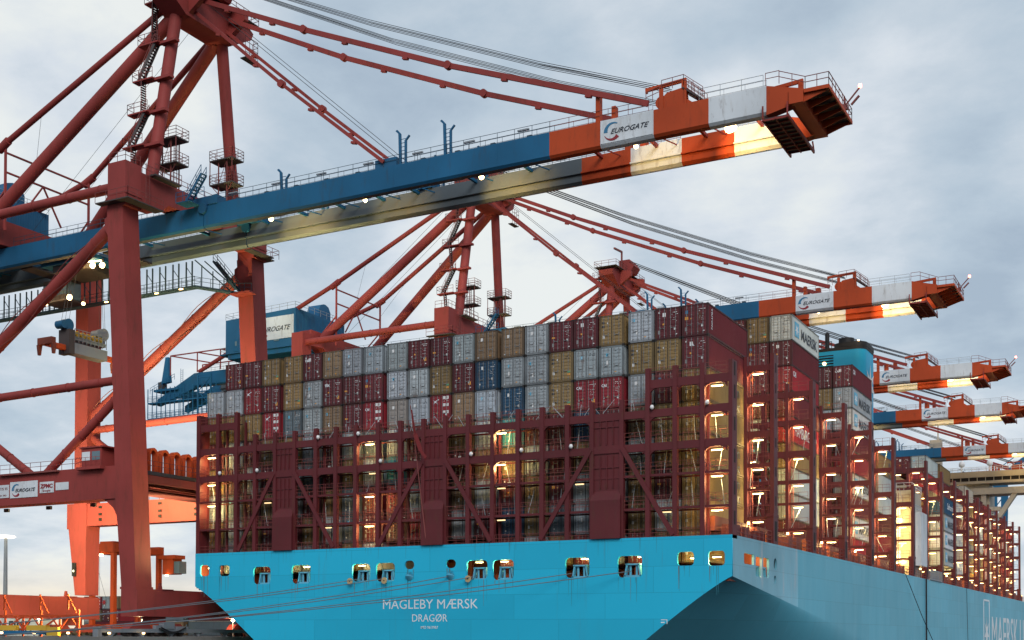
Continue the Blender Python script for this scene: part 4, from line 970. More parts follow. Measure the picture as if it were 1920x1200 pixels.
    for x in (-50.4, -35.2, -29.9):
        for y in (.95, 8.9):
            b = MB(); z = 56.35; h = 3.3 if x > -50 else 2.0
            b.hexa([(x-.35, y-.12, z), (x-.1, y-.12, z), (x-.1, y+.12, z), (x-.35, y+.12, z), (x-.45, y-.12, z+h), (x-.2, y-.12, z+h), (x-.2, y+.12, z+h), (x-.45, y+.12, z+h)])
            b.hexa([(x-.45, y-.12, z+h), (x-.2, y-.12, z+h), (x-.2, y+.12, z+h), (x-.45, y+.12, z+h), (x-.8, y-.12, z+h+.35), (x-.6, y-.12, z+h+.45), (x-.6, y+.12, z+h+.45), (x-.8, y+.12, z+h+.35)])
            b.hexa([(x+.3, y-.12, z), (x+.5, y-.12, z), (x+.5, y+.12, z), (x+.3, y+.12, z), (x+.3, y-.12, z+h-.8), (x+.5, y-.12, z+h-.8), (x+.5, y+.12, z+h-.8), (x+.3, y+.12, z+h-.8)])
            b.beam((x+.4, y, z+h-.8), (x+.85, y, z+h-.35), .2, .15)
            for i in range(int(h/.45)): b.beam((x-.2, y, z+.3+i*.4), (x+.35, y, z+.3+i*.4), .05)
            b.build('stay_fork', 'teal', C)
    b = MB(); b.box(-38.4, -35.8, .7, 1.6, 56.35, 57.3); b.box(-38.4, -35.8, 8.0, 9.3, 56.35, 57.3); b.build('stay_anchor', 'teal', C)
    # hinge block at the boom root
    b = MB()
    for y in (.4, 8.2): b.box(-62.6, -59.2, y, y+1.6, 56.35, 57.3); b.tube([(-61.25, y-.15, 56.0), (-61.25, y+1.75, 56.0)], .6, 16)
    b.box(-62.4, -59.4, 2.0, 8.2, 56.4, 56.6); b.build('hinge_block', 'teal', C)
    b = MB(); b.box(-63.6, -61.6, -1.5, 0.4, 56.4, 56.5); b.rail([(-63.6, -1.5, 56.5), (-59.5, -1.5, 56.5)], h=1.1, sp=1, r=.04); b.stair((-62.2, -1.0, 56.4), (-60.0, -1.0, 59.2), w=.9, side=(0, 1, 0)); b.build('hinge_stair', 'teal', C)
    # service towers
    for x, y in ((-65.9, .2), (-64.4, 8.4)):
        b = MB(); z = 58.9
        w, h1, h2 = 1.15, 2.7, 5.6
        for dx in (-w, w):
            for dy in (-.7, .7): b.beam((x+dx*.55, y+dy, z), (x+dx*.55, y+dy, z+h2), .12, .12)
        for h in (h1, h2):
            b.box(x-w*1.5, x+w*1.5, y-1.1, y+1.1, z+h-.14, z+h, 1)
            b.rail([(x-w*1.5, y-1.1, z+h), (x+w*1.5, y-1.1, z+h), (x+w*1.5, y+1.1, z+h), (x-w*1.5, y+1.1, z+h), (x-w*1.5, y-1.1, z+h)], h=1.15, sp=1.2, r=.035, rails=(1, .66, .33))
        for dx in (-1, 1): b.beam((x+dx*.6, y-.7, z+h1-1.2), (x+dx*1.6, y-.9, z+h1-.1), .08); b.beam((x+w*1.45*dx, y-1.05, z+h1), (x+w*1.45*dx, y-1.05, z+h2), .08)
        b.ladder((x, y+.8, z), (x, y+.8, z+h2+.8), w=.5); b.beam((x-w*.55, y-.7, z+h1), (x+w*.55, y-.7, z+h2), .05)
        b.build('service_tower', ['rail_red', 'grating'], C)
    # zigzag stair up the pylon leg
    b = MB(); xz = lambda z: -66+(z-58.5)/20.8*.7; yz = lambda z: -3+(z-58.5)/20.8*3.3
    zz = [59.2, 63.0, 67.0, 71.0, 75.4, 80.6]
    for i, (za, zb) in enumerate(zip(zz, zz[1:])):
        xo, yo = xz(za)-1.3, yz(za)-1.0
        x_a, x_b = (xo-.1, xo-2.9) if i % 2 else (xo-2.9, xo-.1)
        if i % 2 == 0: b.stair((xo-.3, yo-.2, za), (xz(zb)-2.4, yz(zb)-1.2, zb), w=.75, m=1, mr=0, side=(0, 1, 0))
        else: b.stair((xz(za)-2.8, yo-.2, za), (xz(zb)-1.2, yz(zb)-1.1, zb), w=.75, m=1, mr=0, side=(0, 1, 0))
        px, py = xz(zb), yz(zb)
        b.box(px-3.6, px-.6, py-1.7, py-.6, zb-.16, zb, 2); b.box(px-.7, px+1.6, py-1.3, py-.5, zb-.3, zb, 2)
        b.rail([(px-3.6, py-1.7, zb), (px-.6, py-1.7, zb)], h=1.1, sp=.9, r=.035); b.rail([(px-3.6, py-1.7, zb), (px-3.6, py-.6, zb)], h=1.1, sp=.9, r=.035)
    b.build('pylon_stair', ['rail_red', 'grating', 'red'], C)
    # machinery house
    b = MB(); hx0, hx1, hy0, hy1 = -113.8, -98.4, -2.9, 12.4
    b.prism([(hx0, 58.1), (hx1, 58.1), (hx1, 64.7), (hx0, 64.2)], 1, hy0, hy1)
    y = hy0
    while y < hy1-.3:
        b.box(hx1, hx1+.05, y, y+.16, 58.3, 64.5); y += .42
    b.box(hx0+.3, hx1-.3, hy0+.3, hy1-.3, 57.2, 58.1, 1); b.box(hx0-1.3, hx0, hy0, hy0+6, 58.0, 58.2, 1)
    H = b.build('machinery_house', ['teal', 'blue'], C)
    b = MB()
    for a_, c_ in (((-113.8, -2.9, 64.2), (-98.4, -2.9, 64.7)), ((-98.4, -2.9, 64.7), (-98.4, 12.4, 64.7)), ((-113.8, -2.9, 64.2), (-113.8, 12.4, 64.2))): b.rail([a_, c_], h=1.1, sp=1.8, r=.035)
    b.rail([(-115.1, 2.9, 58.2), (-115.1, -2.9, 58.2), (-113.8, -2.9, 58.2)], h=1.1, sp=1.2, r=.035); b.build('roof_railing', 'rail_grey', H)
    b = MB(); b.prism([(5, 64.6), (8.6, 64.6), (8.6, 66.2), (8.0, 67.1), (7.1, 67.4), (6.5, 67.4), (5.5, 67.1), (5, 66.2)], 0, -101.5, -98.9); b.build('vent_hood', 'teal', H, smooth=False)
    b = MB(); b.box(-112, -110.8, -2.96, -2.91, 58.4, 60.6); b.box(-111.6, -111.2, -3.0, -2.97, 59.4, 60.2, 1); b.box(-103, -101.8, -3.0, -2.91, 59.3, 59.6, 1); b.build('door', ['blue', 'glass'], H)
    logo_sign(H, -107.6, -98.7, 59.6, 63.6, -2.93)
    b = MB()
    for y in (-2.6, 11.4):
        b.beam((-90, y, 57.2), (-90, y, 67.4), .25, .25); b.beam((-90, y, 62.2), (-95, y, 57.6), .18, .18)
    b.beam((-90, -2.6, 66.8), (-90, 11.4, 66.8), .2, .2); b.beam((-90, -2.6, 64.4), (-90, 11.4, 64.4), .2, .2); b.beam((-90, 3.5, 64.4), (-90, .2, 60), .18, .18); b.beam((-90, 3.5, 64.4), (-90, 6.6, 60), .18, .18); b.build('stay_frame', 'red', C)
    # under-girder service walkway and its return to the waterside leg
    b = MB(); y = 9.9
    b.box(-118, -70.5, y, y+1.1, 50.6, 50.8, 0); b.rail([(-118, y, 50.8), (-70.5, y, 50.8)], h=1.1, sp=2.1, r=.035, rails=(1, .5)); b.rail([(-118, y+1.1, 50.8), (-70.5, y+1.1, 50.8)], h=1.1, sp=2.1, r=.03, rails=(1, .5))
    x = -117
    while x < -70.5:
        b.beam((x, y, 50.7), (x, y, 53.8), .14, .14); b.beam((x+.95, y, 50.7), (x+.95, y, 53.8), .14, .14); b.beam((x, y, 53.2), (x+.95, y, 52.0), .07, .07); x += 2.15
    b.beam((-70.8, y+.4, 50.7), (-66.8, 14.3, 50.2), 1.0, .2); b.beam((-70.5, y, 53.9), (-67.5, 13.2, 50.4), .12, .12); b.beam((-69.8, y+1, 53.9), (-66.6, 13.6, 50.4), .12, .12)
    for t in (.2, .45, .7): q = Vector((-70.8, y, 50.8)).lerp(Vector((-66.8, 13.6, 50.3)), t); b.beam(q, q+Vector((0, 0, 3.1-2.2*t)), .1, .1)
    b.rail([(-70.8, y, 50.8), (-66.8, 13.6, 50.3), (-64.6, 13.6, 50.0)], h=1.1, sp=1.2, r=.035)
    b.stair((-70.0, 13.2, 54.4), (-66.4, 13.2, 50.4), w=.8, m=0, side=(0, 1, 0)); b.box(-67.5, -64.5, 13, 14.5, 49.9, 50.1, 1)
    b.build('service_walkway', ['rail_blue', 'red'], C)
    for x in (-76.5, -72.5, -85): tube_lamp(C, x, 9.7, 50.5, l=.5, m='lamps', nm='walkway_lamp')
    # rear maintenance gallery
    b = MB(); y = -.6
    for z in (51.4, 48.4): b.box(-134, -117.5, y-.5, y+1.2, z-.25, z, 0); b.rail([(-134, y-.5, z), (-117.5, y-.5, z)], h=1.1, sp=1.1, r=.04, rails=(1, .75, .5, .25)); b.rail([(-134, y+1.2, z), (-117.5, y+1.2, z)], h=1.1, sp=1.1, r=.04, rails=(1, .5))
    for i in range(16): x = -134+i*1.1; b.beam((x, y-.4, 48.4), (x, y-.4, 54), .12, .12)
    for x in (-121.6, -118.6): b.beam((x, y-.6, 47), (x, y-.6, 55.5), .25, .25)
    for z in (55, 52.4, 49.8): b.beam((-121.6, y-.6, z), (-118.6, y-.6, z-.1), .15, .15)
    b.beam((-121.6, y-.6, 52.4), (-118.6, y-.6, 55), .12, .12); b.beam((-121.6, y-.6, 52.4), (-118.6, y-.6, 49.8), .12, .12); b.ladder((-125.5, y-.6, 48.5), (-125.5, y-.6, 57), w=.6)
    b.hexa([(-131.6, 0, 55.0), (-129.8, 0, 55.2), (-129.8, 1, 55.2), (-131.6, 1, 55.0), (-130.9, .3, 60), (-130.2, .3, 60), (-130.2, .8, 60), (-130.9, .8, 60)])
    b.box(-133.5, -127.5, 0, 9.6, 53.6, 54.0); b.box(-132.6, -131.4, 0.2, 1.4, 54, 55.4, 1); b.rail([(-134, -.4, 53.2), (-128, -.4, 55.4)], h=1.1, sp=1, r=.04)
    b.build('rear_gallery', ['blue', 'grating'], C)
    b = MB()
    for y in (.2, 9.4):
        for x in (-129.5, -123, -117.5): b.beam((x, y, 56.4), (x, y, 60.1), .16, .16)
        b.beam((-129.5, y, 60.1), (-114, y, 60.1), .2, .2)
    for x in (-129.5, -123, -117.5): b.beam((x, .2, 60.1), (x+3, 9.4, 60.1), .2, .2)
    b.build('rear_gantry_frame', 'red', C)
    # trolley with cab
    b = MB(); b.box(-88.5, -79.5, 1.9, 8.2, 53.5, 54.0); b.box(-87, -81.5, 2.4, 7.6, 52.7, 53.5, 1); b.box(-86, -83.5, 3, 6.5, 54, 55.2)
    for x in (-88, -80): b.tube([(x, 1.9, 55.0), (x, 2.3, 55.0)], .35, 12); b.tube([(x, 7.8, 55.0), (x, 8.2, 55.0)], .35, 12)
    for x in (-91, -77): b.box(x-1, x+1, 1.8, 8.3, 53.7, 53.9, 1)
    TR = b.build('trolley', ['blue', 'grating'], C)
    for p_ in ((-81.5, 2.0, 52.2), (-88, 3.5, 49.6)):
        ld = bpy.data.lights.new('trolley_light', 'POINT'); ld.energy = 220; ld.color = (1, .62, .22); ld.shadow_soft_size = .3; q = bpy.data.objects.new('trolley_light', ld); COL.objects.link(q); q.parent = C; q.location = Vector(p_)-root_of(C)
    b = MB(); b.box(-91.6, -87.4, 5.2, 7.6, 50.2, 52.9); b.box(-91.55, -87.45, 5.12, 5.2, 50.9, 52.3, 1); b.box(-87.4, -87.32, 5.3, 7.5, 50.4, 52.5, 1); b.box(-91.4, -87.0, 4.9, 8.0, 50.0, 50.2, 2); b.rail([(-91.4, 4.9, 50.2), (-87, 4.9, 50.2)], h=1, sp=.8, r=.035, m=2)
    b.build('driver_cab', ['grating', 'glass', 'grating'], TR)
    for x, y, z, l_ in ((-80.9, 3.2, 53.0, .55), (-79.3, 3.2, 52.8, .55), (-90.2, 4.4, 49.8, .55), (-86.0, 4.4, 50.0, .55), (-83.6, 4.4, 48.9, .3)):
        b = MB(); b.tube([(x, y-.25, z), (x, y+.0, z)], l_*.62, 10, 0); b.beam((x, y+.05, z), (x, y+.05, z+.9), .12, .12, 1); b.build('floodlight', ['lampw', 'grating'], TR)
    b = MB(); b.beam((-82.6, 2.6, 53.45), (-79.0, 2.6, 53.2), .12, .12); b.build('strip_lamp', 'lampw', TR)
    # sheave housing, jibs, tip
    b = MB(); b.prism([(-7.2, 56.35), (-7.2, 57.3), (-6.7, 57.75), (-5.0, 57.95), (-4.9, 56.9), (-4.2, 56.35)], 1, .7, 1.6); b.tube([(-7.2, .75, 57.0), (-7.2, 1.55, 57.0)], .6, 16); b.box(-7.4, -7.0, .62, .68, 56.35, 58.2); b.box(-5.0, -4.8, .6, .68, 56.35, 57.9)
    b.hexa([(-5.2, .6, 57.85), (-3.4, .6, 56.45), (-3.4, 2.6, 56.45), (-5.2, 2.6, 57.85), (-5.2, .6, 58.0), (-3.4, .6, 56.6), (-3.4, 2.6, 56.6), (-5.2, 2.6, 58.0)], 1); b.build('sheave_housing', ['orange', 'grating'], C)
    b = MB(); b.rail([(-8.7, .7, 57.1), (-7.4, .7, 57.4)], h=1.1, sp=.8, r=.035); b.rail([(-7.2, .7, 58.0), (-5.1, .7, 58.1), (-3.3, .7, 56.6)], h=1.0, sp=1.0, r=.035); b.stair((-3.3, 1.6, 56.4), (-5.1, 1.6, 58.0), w=.8); b.build('housing_rail', 'rail_red', C)
    for x, y, z, h, l_ in ((-5.1, .9, 57.9, .75, 3.7), (5.3, 1.4, 55.5, 1.0, 2.6)):
        b = MB(); b.beam((x, y, z), (x, y, z+h), .4, .4); b.beam((x+.2, y, z+h), (x-l_, y, z+h-.2), .24, .32); b.beam((x-l_+.1, y, z+h-.25), (x-l_+.1, y, z+h-.5), .2, .2); b.build('service_jib', 'orange', C)
    for x in (-13.5, -11.9):
        b = MB(); b.box(x-.2, x+.2, .7, 1.4, 56.35, 58.9 if x < -13 else 57.6); b.box(x-.3, x+.3, 8.4, 9.3, 56.35, 59.2); b.build('stay_post', 'orange', C)
    b = MB(); b.box(4.5, 5.75, .35, 9.6, 54.25, 55.45)
    for y in (.6, 2.3, 4.0, 5.7, 7.4, 9.1): b.hexa([(5.75, y, 54.3), (7.8, y, 54.95), (7.8, y+.14, 54.95), (5.75, y+.14, 54.3), (5.75, y, 55.0), (7.8, y, 55.15), (7.8, y+.14, 55.15), (5.75, y+.14, 55.0)])
    b.box(5.76, 7.9, .4, 9.5, 55.16, 55.26, 1); b.box(5.8, 7.95, .3, .42, 54.98, 55.3); b.box(7.82, 7.95, .42, 9.6, 54.98, 55.3); b.box(5.8, 7.8, 9.5, 9.62, 54.98, 55.3); b.build('boom_tip', ['orange', 'grating'], C)
    b = MB(); b.rail([(3.6, .6, 56.35), (5.9, .4, 55.3), (7.9, .4, 55.3), (7.9, 9.5, 55.3), (5.9, 9.5, 55.3)], h=1.1, sp=1.3, r=.04); b.rail([(2.4, .6, 56.4), (3.6, .6, 56.4)], h=1.1, sp=1.2, r=.035); b.build('tip_railing', 'rail_red', C)
    b = MB()
    for x in (2.25, 4.4): b.beam((x, .3, 53.35), (x, 9.9, 53.2), .14, .3); b.beam((x, .3, 53.4), (x, .3, 54.5), .12, .12); b.beam((x, 9.9, 53.2), (x, 9.3, 54.0), .12, .12)
    b.beam((3.35, .3, 53.3), (3.35, 9.3, 53.2), .1, .2)
    for i in range(10): b.beam((2.25, .4+i*.98, 53.25), (4.4, .4+i*.98, 53.25), .1, .16)
    b.box(2.3, 4.35, .35, 9.3, 53.34, 53.4, 1); b.build('tip_basket', ['red', 'grating'], C)
    b = MB(); b.beam((7.2, 9.2, 56.5), (8.65, 9.2, 58.1), .12, .12); b.beam((7.9, 9.3, 56.7), (8.6, 9.3, 57.4), .2, .16); b.beam((7.3, 9.2, 55.3), (7.3, 9.2, 57.6), .12, .12); b.box(7.1, 7.6, 9.0, 9.4, 56.3, 56.8); WL = b.build('warning_light_arm', 'rail_red', C)
    b = MB(); b.tube([(8.7, 9.2, 58.1), (8.7, 9.2, 58.4)], .15, 8); b.build('lamp', 'lampred', WL)
    # boom floodlights
    for x, en, vis in ((-53.5, 3000, .24), (-27.0, 3200, .24), (-10.5, 1100, .2), (-1.4, 3800, .55), (-41, 1500, .2)):
        b = MB(); b.tube([(x, 2.75, 54.3), (x, 3.0, 54.2)], vis, 10, 0); b.box(x-.18, x+.18, 1.55, 2.75, 54.4, 54.55, 1); fl_ = b.build('boom_floodlight', ['lampw', 'grating'], C)
        light(C, (x, 3.1, 54.3), (x+1.0, 8.4, 54.4), en, (1, .64, .2), 88, .2)
    # signs on the girder and the portal beam
    logo_sign(C, -13.1, -7.95, 54.12, 56.3, .525)
    logo_sign(C, -82.4, -77.95, 23.4, 25.25, -8.11)
    b = MB(); b.box(-77.6, -75.4, -8.16, -8.11, 23.75, 25.0); sg = b.build('sign', 'white', C); text('ZPMC', .62, ((-77.5, -8.18, 24.3), (1, 0, 0), (0, 0, 1)), 'logo_red', sg, bold=.03, width=1.95); text('上海振华'.encode('ascii', 'ignore').decode() or 'Shanghai', .34, ((-77.1, -8.18, 23.88), (1, 0, 0), (0, 0, 1)), 'logo_red', sg, width=1.2)
    b = MB(); b.box(-75.1, -73.1, -8.16, -8.11, 23.95, 24.8); sg = b.build('sign', 'white', C)
    b = MB(); b.box(-84.9, -82.6, -8.16, -8.11, 23.5, 25.0); sg = b.build('sign', 'white', C); text('65 T/S 95', .42, ((-84.7, -8.18, 24.4), (1, 0, 0), (0, 0, 1)), 'rail_red', sg, width=1.9); text('Baujahr 2002', .25, ((-84.6, -8.18, 23.7), (1, 0, 0), (0, 0, 1)), 'rail_red', sg, width=1.6)
    # portal beam walkway, cabin
    b = MB(); b.rail([(-92.5, -8.1, 26.2), (-70.9, -8.1, 26.2)], h=1.1, sp=1.7, r=.035); b.rail([(-92.5, 14.7, 25.3), (-68, 14.7, 25.3)], h=1.1, sp=1.7, r=.035); b.box(-84, -74.5, -8.6, -8.1, 26.0, 26.2); b.build('portal_railing', 'rail_red', C)
    b = MB(); b.box(-70.9, -67.9, -8.4, -6.2, 26.25, 28.3); b.box(-71.1, -67.4, -8.6, -6, 28.3, 28.45); b.box(-69.3, -68.1, -8.44, -8.41, 26.95, 27.9, 1); b.box(-70.8, -69.6, -8.44, -8.41, 26.95, 27.9, 2); b.box(-71.3, -67.6, -8.9, -8.3, 25.9, 26.2); b.rail([(-71.3, -8.9, 26.2), (-67.6, -8.9, 26.2)], h=1.0, sp=.8, r=.03); b.build('control_cabin', ['red', 'glass', 'white'], C)
    # cable gallery between the waterside legs
    b = MB(); b.box(-68.6, -64.4, -5.4, 14.3, 25.5, 25.9, 0)
    for y in range(-5, 14, 2): b.beam((-68.4, y, 25.2), (-64.2, y, 25.2), .18, .5)
    for x in (-64.3, -65.6, -67, -68.5): b.box(x-.12, x+.12, -5.4, 14.3, 24.5, 25.4, 1)
    for z in (23.6, 23.9): b.box(-68, -65, -5.2, 14.2, z, z+.1, 1)
    b.rail([(-64.3, -5.3, 25.9), (-64.3, 14.2, 25.9)], h=1.1, sp=1.3, r=.04, m=1); b.build('cable_gallery', ['grating', 'bridge'], C)
    for i in range(6):
        y = -3.3+i*1.95; b = MB()
        P_ = []
        for a_ in range(9): t = pi*a_/8; P_.append((y+.62*cos(t), 27.75+.75*sin(t)))
        outer = [(y+.62, 25.9)]+P_+[(y-.62, 25.9)]
        for p_, q_ in zip(outer, outer[1:]): b.beam((-65.3, p_[0], p_[1]), (-65.3, q_[0], q_[1]), .3, .75, up=(1, 0, 0))
        b.build('cable_arch', 'orange', C)
    # floodlights of the portal, shining down and inward; last two are added fill lights
    for x, y, z, ax, ay, az, en in ((-86, -5.4, 22.4, -93, 15.5, 27, 42000), (-72, -5.4, 22.4, -66, 15.5, 36, 85000), (-79, -5.4, 22.4, -82, 15.5, 22, 13000), (-68.6, -4.0, 12.2, -93, 6, 11, 32000), (-60.9, 3.0, 14, -64.5, -6.5, 28, 15000)):
        if z > 20:
            b = MB(); b.box(x-.35, x+.35, y-.15, y+.15, z-.2, z+.2, 1); b.box(x-.3, x+.3, y+.15, y+.17, z-.15, z+.15, 0); b.build('floodlight', ['lampw', 'grating'], C)
        light(C, (x, y+.3, z), (ax, ay, az), en, (1, .88, .38), 110, .4)
    return C
CR = crane(0, 'nearest red and blue gantry crane, standing at the ship\'s stern', 'gantry cranes along the quay')
cl = ['second gantry crane along the quay, house and stairs above the stern containers', 'third gantry crane along the quay, its red apex above the containers', 'fourth gantry crane along the quay, boom beyond the funnel', 'fifth gantry crane along the quay, boom over the forward bays', 'sixth gantry crane, lit orange behind the bridge wing']
for dy, lb in zip((72.13, 132.33, 177.36, 239.67, 296), cl):
    c = copy_tree(CR, (-78, 4.4+dy, QZ)); c['label'] = lb

# spreader hanging from the near crane
SPR = empty('spreader', (-83.5, 4.4, 42.6), 'orange and grey lifting spreader hanging on ropes under the near crane', 'spreader')
sx = -83.5
b = MB(); b.box(sx-.8, sx+.8, 1.2, 7.6, 42.2, 43.5); b.box(sx-.9, sx-.8, 3.0, 4.4, 42.3, 43.6, 1); b.box(sx-.9, sx+.9, 1.0, 1.9, 42.0, 45.0, 1); b.build('main_frame', ['galv', 'grating'], SPR)
for y0, y1 in ((-1.8, 1.2), (7.6, 10.6)):
    b = MB(); b.box(sx-.35, sx+.35, y0, y1, 42.45, 43.05); ye = y0 if y0 < 0 else y1; b.box(sx-1.2, sx+1.2, ye-.35, ye+.35, 42.6, 43.4, 1)
    for dx in (-1.2, 1.2): b.hexa([(sx+dx-.15, ye-.15, 41.4), (sx+dx+.15, ye-.15, 41.4), (sx+dx+.15, ye+.15, 41.4), (sx+dx-.15, ye+.15, 41.4), (sx+dx-.2, ye-.3, 42.6), (sx+dx+.2, ye-.3, 42.6), (sx+dx+.2, ye+.3, 42.6), (sx+dx-.2, ye+.3, 42.6)], 1)
    b.build('telescopic_arm', ['orange', 'deckred'], SPR)
b = MB(); b.box(sx-.7, sx+.7, 2.0, 7.4, 43.9, 44.3); b.rail([(sx-.8, 2, 43.6), (sx-.8, 7.4, 43.6)], h=1.6, sp=.7, r=.05, rails=(1, .7, .4)); b.rail([(sx+.8, 2, 43.6), (sx+.8, 7.4, 43.6)], h=1.6, sp=.7, r=.05, rails=(1, .7, .4))
for i in range(5): b.tube([(sx-.5, 2.8+i*.95, 44.7), (sx+.5, 2.8+i*.95, 44.7)], .4, 10, 1)
b.build('headblock', ['galv', 'yellow'], SPR)
for y in (1.4, 7.4): b = MB(); b.tube([(sx-.5, y, 45.6), (sx+.5, y, 45.6)], .75, 18); b.tube([(sx-.6, y-.9, 45.5), (sx+.6, y-.9, 45.5)], .5, 14); b.box(sx-.4, sx+.4, y-.2, y+.2, 44.3, 45.2); b.build('sheave', 'teal' if y < 4 else 'galv', SPR, smooth=2)
b = MB()
for y, q in ((1.1, 2.2), (1.7, 2.9), (7.1, 6.4), (7.7, 7.0), (.5, 2.0), (8.0, 7.3)):
    b.tube([(sx, y, 45.7), (sx+.2, q, 53.0)], .03, 4)
b.build('rope', 'rope', SPR)
light(SPR, (sx+3, -.5, 49.5), (sx, 4, 43.8), 220, (1, .75, .4), 80, .2)

# ------------------------------------------------------------------ quay furniture
LM = empty('light_mast', (-159.6, 60, QZ), 'tall floodlight mast with a glowing ring of lamps, seen past the crane legs', 'light mast')
b = MB(); b.tube([(-159.6, 60, QZ), (-159.6, 60, 26)], [.5, .32], 12); b.build('pole', 'rail_grey', LM, smooth=2)
b = MB(); b.tube([(-159.6, 60, 26.0), (-159.6, 60, 26.2), (-159.6, 60, 26.45)], [1.5, 1.9, 1.6], 16); b.build('lamp_ring', 'mast_lamp', LM)
SC = empty('straddle_carrier', (-108, 40, QZ), 'tall orange straddle carrier standing behind the near crane\'s leg', 'straddle carrier')
def wl(x, y): return (x, y)
sx0, sx1, sy0, sy1 = -110.6, -106.2, 33.5, 43.6
for x in (sx0, sx1):
    for y in (sy0, sy1):
        b = MB(); b.box(x-.35, x+.35, y-.35, y+.35, QZ+1, 20.3); b.build('leg', ['orange', 'white'], SC)
    b = MB(); b.box(x-.45, x+.45, sy0-1, sy1+1, QZ+.9, QZ+1.8); b.build('side_frame', 'orange', SC)
    for y in (sy0, sy0+3, sy1-3, sy1): b = MB(); b.tube([(x-.3, y, QZ+.75), (x+.3, y, QZ+.75)], .75, 16); b.build('wheel', 'black', SC)
b = MB(); b.box(sx0-.5, sx1+.5, sy0-.6, sy0+.6, 20.3, 21.6); b.box(sx0-.5, sx1+.5, sy1-.6, sy1+.6, 20.3, 21.6); b.box(sx0-.45, sx0+.45, sy0, sy1, 20.3, 21.2); b.box(sx1-.45, sx1+.45, sy0, sy1, 20.3, 21.2); b.box(sx0+1, sx1-.5, sy0+.5, sy0+3, 20.0, 22.0); b.build('top_frame', 'orange', SC)
b = MB(); b.box(-104.5, -102.3, 42.5, 44.6, 17.2, 19.6); b.box(-102.3, -101.2, 42.7, 44.4, 17.3, 19.2, 1); b.box(-105.6, -101.8, 42.2, 44.8, 19.6, 20.2); b.build('cab', ['orange', 'glass'], SC)
b = MB(); b.tube([(-108.3, 33.0, 20.0), (-108.3, 33.0, 19.7)], .3, 8); b.tube([(-103.3, 42.2, 16.9), (-103.3, 42.2, 17.1)], .25, 8); b.build('lamp', 'lampw', SC)
b = MB()
for x, y in ((-109.6, 34), (-107.2, 34)): b.tube([(x, y, 20.3), (x, y, 10.2)], .03, 4)
b.tube([(-110.3, 33.4, 20), (-107.4, 33.4, 12.6), (-109.8, 33.4, 9)], .03, 4)
b.prism([(-107.9+.45*(1 if i % 2 == 0 else .5)*cos(pi*i/6), 12.6+.45*(1 if i % 2 == 0 else .5)*sin(pi*i/6)) for i in range(12)], 1, 33.2, 33.35, 1)
b.build('hoist_rope', ['rope', 'logo_red'], SC)
# yard containers on the quay
yc_ = 0
def yardc(x, y, z, k, lab, side=None): container(x, y, z, k, lab, 'containers stacked on the quay', side=side, bars=False, jit=False)
for i, (k, k2, k3) in enumerate((('S', 'G', 'M'), ('M', 'B', 'R'), ('B', 'M', 'G'), ('M', 'R', 'B'))):
    for t, kk in enumerate((k, k2, k3)): yardc(-181+i*2.75, 102, QZ+t*2.91, kk, f"{PAL[kk][0]} container {('lowest', 'middle', 'topmost')[t]} in the {ORD[i]} row of the yard stack")
# a lettered box lying across, behind the near crane's landside bogies
MC = empty('shipping_container', (-118, 24, QZ), 'white lettered container lying crosswise behind the orange quay frame', 'shipping container', 'containers stacked on the quay')
b = MB(); b.box(-124, -111.8, 24, 26.44, QZ, QZ+2.9)
for i in range(43): b.box(-123.9+i*.282, -123.78+i*.282, 23.96, 24, QZ+.15, QZ+2.75)
b.build('body', 'white', MC); text('MAERSK', 2.1, ((-121.5, 23.93, QZ+.75), (1, 0, 0), (0, 0, 1)), 'ltext', MC, bold=.04, width=8.2)
for i, k in enumerate('MBOMRSBM'):
    o = container(-62 - i*12.6, 86 + (i % 3)*.4, QZ, k, f"{PAL[k][0]} container, {ORD[i]} from the right in the low row beyond the crane legs", 'containers stacked on the quay', bars=False, jit=False); o.rotation_euler = (0, 0, R(90))
    if i % 3 != 1:
        o = container(-62 - i*12.6, 86 + (i % 3)*.4, QZ+2.91, 'MOBRMMSB'[i], f"{PAL['MOBRMMSB'[i]][0]} container atop the {ORD[i]} box from right beyond the crane legs", 'containers stacked on the quay', bars=False, jit=False); o.rotation_euler = (0, 0, R(90))
# orange lattice frame at the landside rail
LF = empty('lattice_frame', (-84, -6, QZ), 'orange lattice frame with yellow and blue boxes in front of the lettered container', 'steel frame')
b = MB()
for z in (8.35, 9.9): b.beam((-95.5, -5, z), (-74.5, -5, z), .22, .22)
for i in range(8):
    x = -95.5+i*3; b.beam((x, -5, 7.5), (x, -5, 10.6 if i % 2 else 9.9), .2, .2)
    if i < 7: b.beam((x, -5, 8.35), (x+3, -5, 9.9) if i % 2 else (x+1.5, -5, 9.9), .16, .16); b.beam((x+3, -5, 8.35), (x+1.5, -5, 9.9), .14, .14)
for x in (-92.5, -86.5, -80.5, -76): b.beam((x, -5.2, 12.2), (x+1.3, -5.2, 10.2), .14, .14); b.beam((x, -5.2, 12.4), (x, -5.2, 10.6), .16, .16)
b.build('lattice', 'orange', LF)
b = MB(); 
for x in (-92, -87, -82): b.box(x, x+3.2, -5.9, -5.3, 8.2, 8.8, 0)
b.box(-93, -79, -6.1, -5.5, 7.75, 8.15, 1); b.box(-78.6, -76.8, -6.0, -5.5, 7.6, 8.6, 0); b.build('equipment_box', ['yellow', 'blue'], LF)
